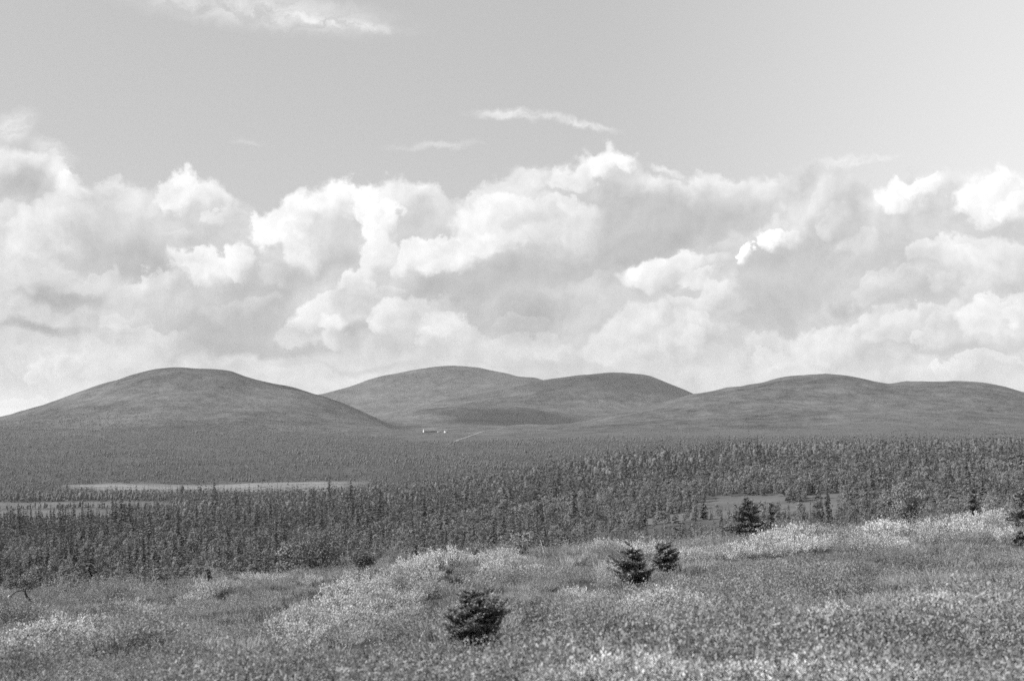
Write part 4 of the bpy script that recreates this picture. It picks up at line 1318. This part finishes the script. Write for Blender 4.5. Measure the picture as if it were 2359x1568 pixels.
young_spruce(2350, 1256, metres(2350, 1256, 34), metres(2350, 1256, 24), 'lowest small dark spruce at the right edge', 10, whorls=5, per=7, needle=0.045, up=0.2, power=0.6)


# ---- birch bushes and the leaning birch
def birch_bush(px, py, H, Rr, label, seed, stems=22, leaves=95, leaf=0.055, lean=(0, 0), name='birch_bush', start=0.40, bark=None, leafmat=None):
    g = np.random.default_rng(seed)
    p = ground_hit(px, py)
    e = empty(name, (p[0], p[1], p[2] - 0.02))
    tag(e, label, 'tree', 'birches on the near slope')
    tubes, lc = [], []
    for k in range(stems):
        a = g.uniform(0, 2 * np.pi)
        rr = Rr * np.sqrt(g.uniform(0, 1))
        hh = H * g.uniform(0.6, 1.05) * np.sqrt(max(0.15, 1 - 0.6 * (rr / Rr) ** 2))
        b = np.array([np.cos(a), np.sin(a), 0]) * 0.10 * Rr
        tip = np.array([np.cos(a) * rr + lean[0], np.sin(a) * rr + lean[1], hh])
        mid = b * 0.5 + tip * 0.5 + np.array([-0.1 * np.cos(a) * rr, -0.1 * np.sin(a) * rr, 0.06 * hh])
        ts = np.linspace(0, 1, 7)[:, None]
        f = lambda t: (1 - t) ** 2 * b + 2 * t * (1 - t) * mid + t ** 2 * tip
        pl = f(ts)
        pl[0, 2] -= 0.06
        tubes.append(tube(pl, np.linspace(0.014, 0.003, 7) * max(0.7, H / 1.4), 5))
        for s_ in range(5):
            t0 = g.uniform(start, 0.98)
            c0 = f(np.array([[t0]]))[0]
            d = rdir(g, 1, 0.45)[0] * Rr * g.uniform(0.12, 0.34)
            tubes.append(tube([c0, c0 + d * 0.5, c0 + d], [0.005, 0.004, 0.002], 3))
            m = leaves // 5
            lc.append(c0 + d * g.uniform(0.1, 1.15, (m, 1)) + g.normal(size=(m, 3)) * leaf * 1.3)
    lc = np.concatenate(lc)
    n = len(lc)
    nn = unit(lc - np.array([lean[0] * 0.7, lean[1] * 0.7, H * 0.5])) + 0.8 * g.normal(size=(n, 3))
    mesh_obj('stem', *join(tubes), bark or M_TWIG, e)
    mesh_obj('crown', *rhombs(lc, rdir(g, n), nn, leaf * g.uniform(0.7, 1.4, n), leaf * 0.75 * g.uniform(0.7, 1.3, n)), leafmat or M_BUSH, e)
    return e


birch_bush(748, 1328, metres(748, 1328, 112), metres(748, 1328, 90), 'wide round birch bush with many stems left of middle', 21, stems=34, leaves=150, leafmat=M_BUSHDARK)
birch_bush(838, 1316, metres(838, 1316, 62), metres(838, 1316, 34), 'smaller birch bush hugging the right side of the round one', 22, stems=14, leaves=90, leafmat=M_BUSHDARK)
birch_bush(2102, 1222, metres(2102, 1222, 118), metres(2102, 1222, 52), 'loose birch leaning left on the right hand crest', 23, stems=11, leaves=400, leaf=0.075, lean=(-metres(2102, 1222, 34), 0), name='leaning_birch', start=0.5, bark=M_BARK)
birch_bush(1190, 1286, metres(1190, 1286, 62), metres(1190, 1286, 30), 'thin birch bush on the crest left of the leaning pole', 24, stems=10, leaves=60)
birch_bush(1098, 1292, metres(1098, 1292, 50), metres(1098, 1292, 24), 'dim little birch bush above the crest of the pale sweep', 25, stems=9, leaves=60)
birch_bush(1640, 1252, metres(1640, 1252, 52), metres(1640, 1252, 46), 'low birch bush left of the broad skirted spruce', 26, stems=14, leaves=70)
birch_bush(1490, 1268, metres(1490, 1268, 40), metres(1490, 1268, 40), 'low birch bush behind the paired young spruces', 27, stems=12, leaves=70)
birch_bush(2150, 1212, metres(2150, 1212, 70), metres(2150, 1212, 30), 'upright birch bush right of the leaning birch', 28, stems=9, leaves=70, leaf=0.07)
birch_bush(2290, 1206, metres(2290, 1206, 66), metres(2290, 1206, 40), 'birch bush between the thin spruce and the right edge', 29, stems=10, leaves=70, leaf=0.07)


# ---- dead wood
def dead_wood(name, label, limbs, mat, cat='dead wood'):
    """limbs: list of (list of (px, py, depth offset), base radius, tip radius); all measured from the first limb's foot"""
    fx_, fy_ = limbs[0][0][0][:2]
    p = ground_hit(fx_, fy_)
    e = empty(name, (p[0], p[1], p[2]))
    tag(e, label, cat)
    k = p[1] / FPX
    for n_, (pts_, r0, r1) in enumerate(limbs):
        P = np.array([((x - fx_) * k, o_, -(y - fy_) * k) for x, y, o_ in pts_])
        if n_ == 0:
            P[0, 2] -= 0.05
        u = np.linspace(0, 1, len(P))
        uu = np.linspace(0, 1, 3 * len(P))
        Q = np.stack([np.interp(uu, u, P[:, a]) for a in range(3)], 1)
        Q += 0.15 * r0 * rng.normal(size=Q.shape)
        mesh_obj('trunk' if n_ == 0 else 'branch', *tube(Q, np.linspace(r0, r1, len(Q)), 6), mat, e)
    return e


snag = dead_wood('dead_snag', 'bent dark dead snag with a pale broken tip at the left edge',
                 [([(66, 1418, 0), (68, 1400, 0), (71, 1388, .05), (64, 1382, .05), (58, 1370, 0), (57, 1362, 0), (60, 1352, 0)], .045, .022),
                  ([(57, 1362, 0), (48, 1361, 0), (38, 1363, 0), (28, 1368, .1), (20, 1378, .1)], .024, .010),
                  ([(60, 1353, 0), (66, 1356, -.1), (71, 1364, -.1)], .012, .005)], M_GREYWOOD)
tipv = np.array(snag.children[0].data.vertices[-3].co)
mesh_obj('broken_tip', *tube([tipv + np.array([-.01, -.03, -.015]), tipv + np.array([.0, -.035, .02]), tipv + np.array([.015, -.03, .05])], [.030, .036, .012], 7), M_PALEWOOD, snag)
dead_wood('dead_pole', 'thin pale dead pole leaning left on the crest', [([(1255, 1284, 0), (1252, 1270, 0), (1249, 1258, 0), (1245, 1244, 0)], .016, .008), ([(1251, 1266, 0), (1255, 1258, .05)], .006, .003)], M_PALEWOOD)
dead_wood('dead_pole', 'thin upright dead pole left of the broad skirted spruce', [([(1664, 1262, 0), (1665, 1235, 0), (1664, 1205, 0), (1664, 1168, 0)], .022, .006), ([(1664, 1215, 0), (1659, 1208, .1)], .007, .003)], M_GREYWOOD)
dead_wood('dead_pole', 'thin upright dead pole right of the narrow young spruce', [([(1868, 1240, 0), (1868, 1205, 0), (1867, 1160, 0)], .022, .006), ([(1868, 1200, 0), (1873, 1192, .1)], .007, .003)], M_GREYWOOD)
dead_wood('dead_stub', 'short pale broken stub on the crest behind the young spruces', [([(1570, 1264, 0), (1568, 1256, 0), (1566, 1242, 0)], .024, .010), ([(1568, 1257, 0), (1573, 1260, -.1)], .03, .02)], M_PALEWOOD)
dead_wood('fallen_branch', 'dark bare fallen branch lying across the heath right of the dwarf spruce',
          [([(1372, 1478, 0), (1356, 1462, .1), (1338, 1444, .3), (1322, 1428, .5)], .014, .008), ([(1356, 1462, .1), (1366, 1452, .2), (1370, 1440, .3)], .008, .004),
           ([(1340, 1446, .3), (1330, 1440, .2), (1318, 1442, .2)], .007, .003)], M_GREYWOOD)
dead_wood('crossed_dead_twigs', 'thin dark twigs crossing beside the paired young spruces',
          [([(1579, 1334, 0), (1571, 1322, 0), (1566, 1308, 0), (1563, 1296, 0)], .014, .006), ([(1548, 1326, 0), (1562, 1318, 0), (1580, 1310, .05), (1596, 1304, .05)], .007, .003), ([(1553, 1334, .05), (1557, 1318, 0), (1560, 1300, 0)], .006, .003)], M_GREYWOOD)
dead_wood('dead_plant', 'pale bare stem left of the dwarf spruce', [([(963, 1500, 0), (966, 1480, 0), (971, 1466, 0), (978, 1452, 0)], .008, .004), ([(968, 1474, 0), (962, 1462, 0)], .005, .002)], M_PALEWOOD)
dead_wood('bare_twig', 'dark bare twig rising below the left young spruce', [([(1440, 1408, 0), (1432, 1390, 0), (1426, 1372, 0), (1416, 1356, 0)], .008, .003), ([(1431, 1388, 0), (1440, 1376, 0), (1444, 1362, .05)], .005, .002)], M_GREYWOOD)
dead_wood('pale_twig', 'short pale forked twig on the right crest near the pale bank', [([(1745, 1284, 0), (1748, 1272, 0), (1752, 1258, 0)], .012, .006), ([(1747, 1274, 0), (1741, 1266, 0)], .007, .003)], M_PALEWOOD)

# ------------------------------------------------------------------ the air
hz_m = bpy.data.materials.new('haze_air')
hz_m.use_nodes = True
hz_m.node_tree.nodes.clear()
HN = Nodes(hz_m.node_tree)
HAZE = 0.000035
pv_ = HN.n('ShaderNodeVolumePrincipled', ins={'Color': (0.95, 0.95, 0.95, 1), 'Density': HAZE, 'Anisotropy': 0.2})
HN.n('ShaderNodeOutputMaterial', ins={'Volume': pv_.outputs[0]})
v, f = box(-46000, 46000, -46000, 46000, -190, 230)
hz_o = mesh_obj('haze', v, f, hz_m)
tag(hz_o, 'thin pale summer haze over the valley', 'haze', kind='stuff')

# ------------------------------------------------------------------ unseen clouds added up-sun, placed so that their shade falls on chosen slopes
M_SHADE_CLOUD = material('shade_cloud_surface', 0.85, 0.05, 0.01, 1.0)
_t = M_SHADE_CLOUD.node_tree
_K = Nodes(_t)
_out = next(n for n in _t.nodes if n.type == 'OUTPUT_MATERIAL')
_p = next(n for n in _t.nodes if n.type == 'BSDF_PRINCIPLED')
_t.links.new(_K.n('ShaderNodeMixShader', ins={0: 0.24, 1: _K.n('ShaderNodeBsdfTransparent').outputs[0], 2: _p.outputs[0]}).outputs[0], _out.inputs[0])   # part-transparent to soften the shade cast


def shade_cloud(tx, ty, tz, sx, sy, seed, alt=2200.0):
    g = np.random.default_rng(seed)
    t = (alt - tz) / sun_dir[2]
    c = np.array([tx, ty, tz]) + sun_dir * t
    parts = []
    for k in range(26):
        u = g.normal(size=3) * np.array([0.42, 0.42, 0.12])
        rr = g.uniform(0.16, 0.34)
        th, ph = np.linspace(0, np.pi, 10), np.linspace(0, 2 * np.pi, 16, endpoint=False)
        T, F = np.meshgrid(th, ph, indexing='ij')
        r = rr * (1 + 0.25 * fbm(F * 1.5 + k, T * 3, 3, seed + k))
        r[0], r[-1] = rr, rr
        v = np.stack([r * np.sin(T) * np.cos(F), r * np.sin(T) * np.sin(F), r * np.cos(T) * 0.7], -1).reshape(-1, 3) + u
        v[:, 2] = np.maximum(v[:, 2], -0.16)
        v = v * np.array([sx, sy, 0.6 * min(sx, sy)])
        i, j = np.meshgrid(np.arange(9), np.arange(16), indexing='ij')
        kk_ = (j + 1) % 16
        parts.append((v, np.stack([i * 16 + j, (i + 1) * 16 + j, (i + 1) * 16 + kk_, i * 16 + kk_], -1).reshape(-1, 4)))
    o = mesh_obj('cloud', *join(parts), M_SHADE_CLOUD, smooth=True)  # unseen cloud, added for the shade it drops
    o.location = c
    tag(o, 'added unseen cloud placed up-sun to shade part of the land', 'cloud', kind='stuff')
    return o


shade_cloud(20, 4900, 20, 430, 430, 5)
shade_cloud(-640, 4250, 90, 330, 300, 7)
shade_cloud(470, 6100, 110, 640, 560, 8)
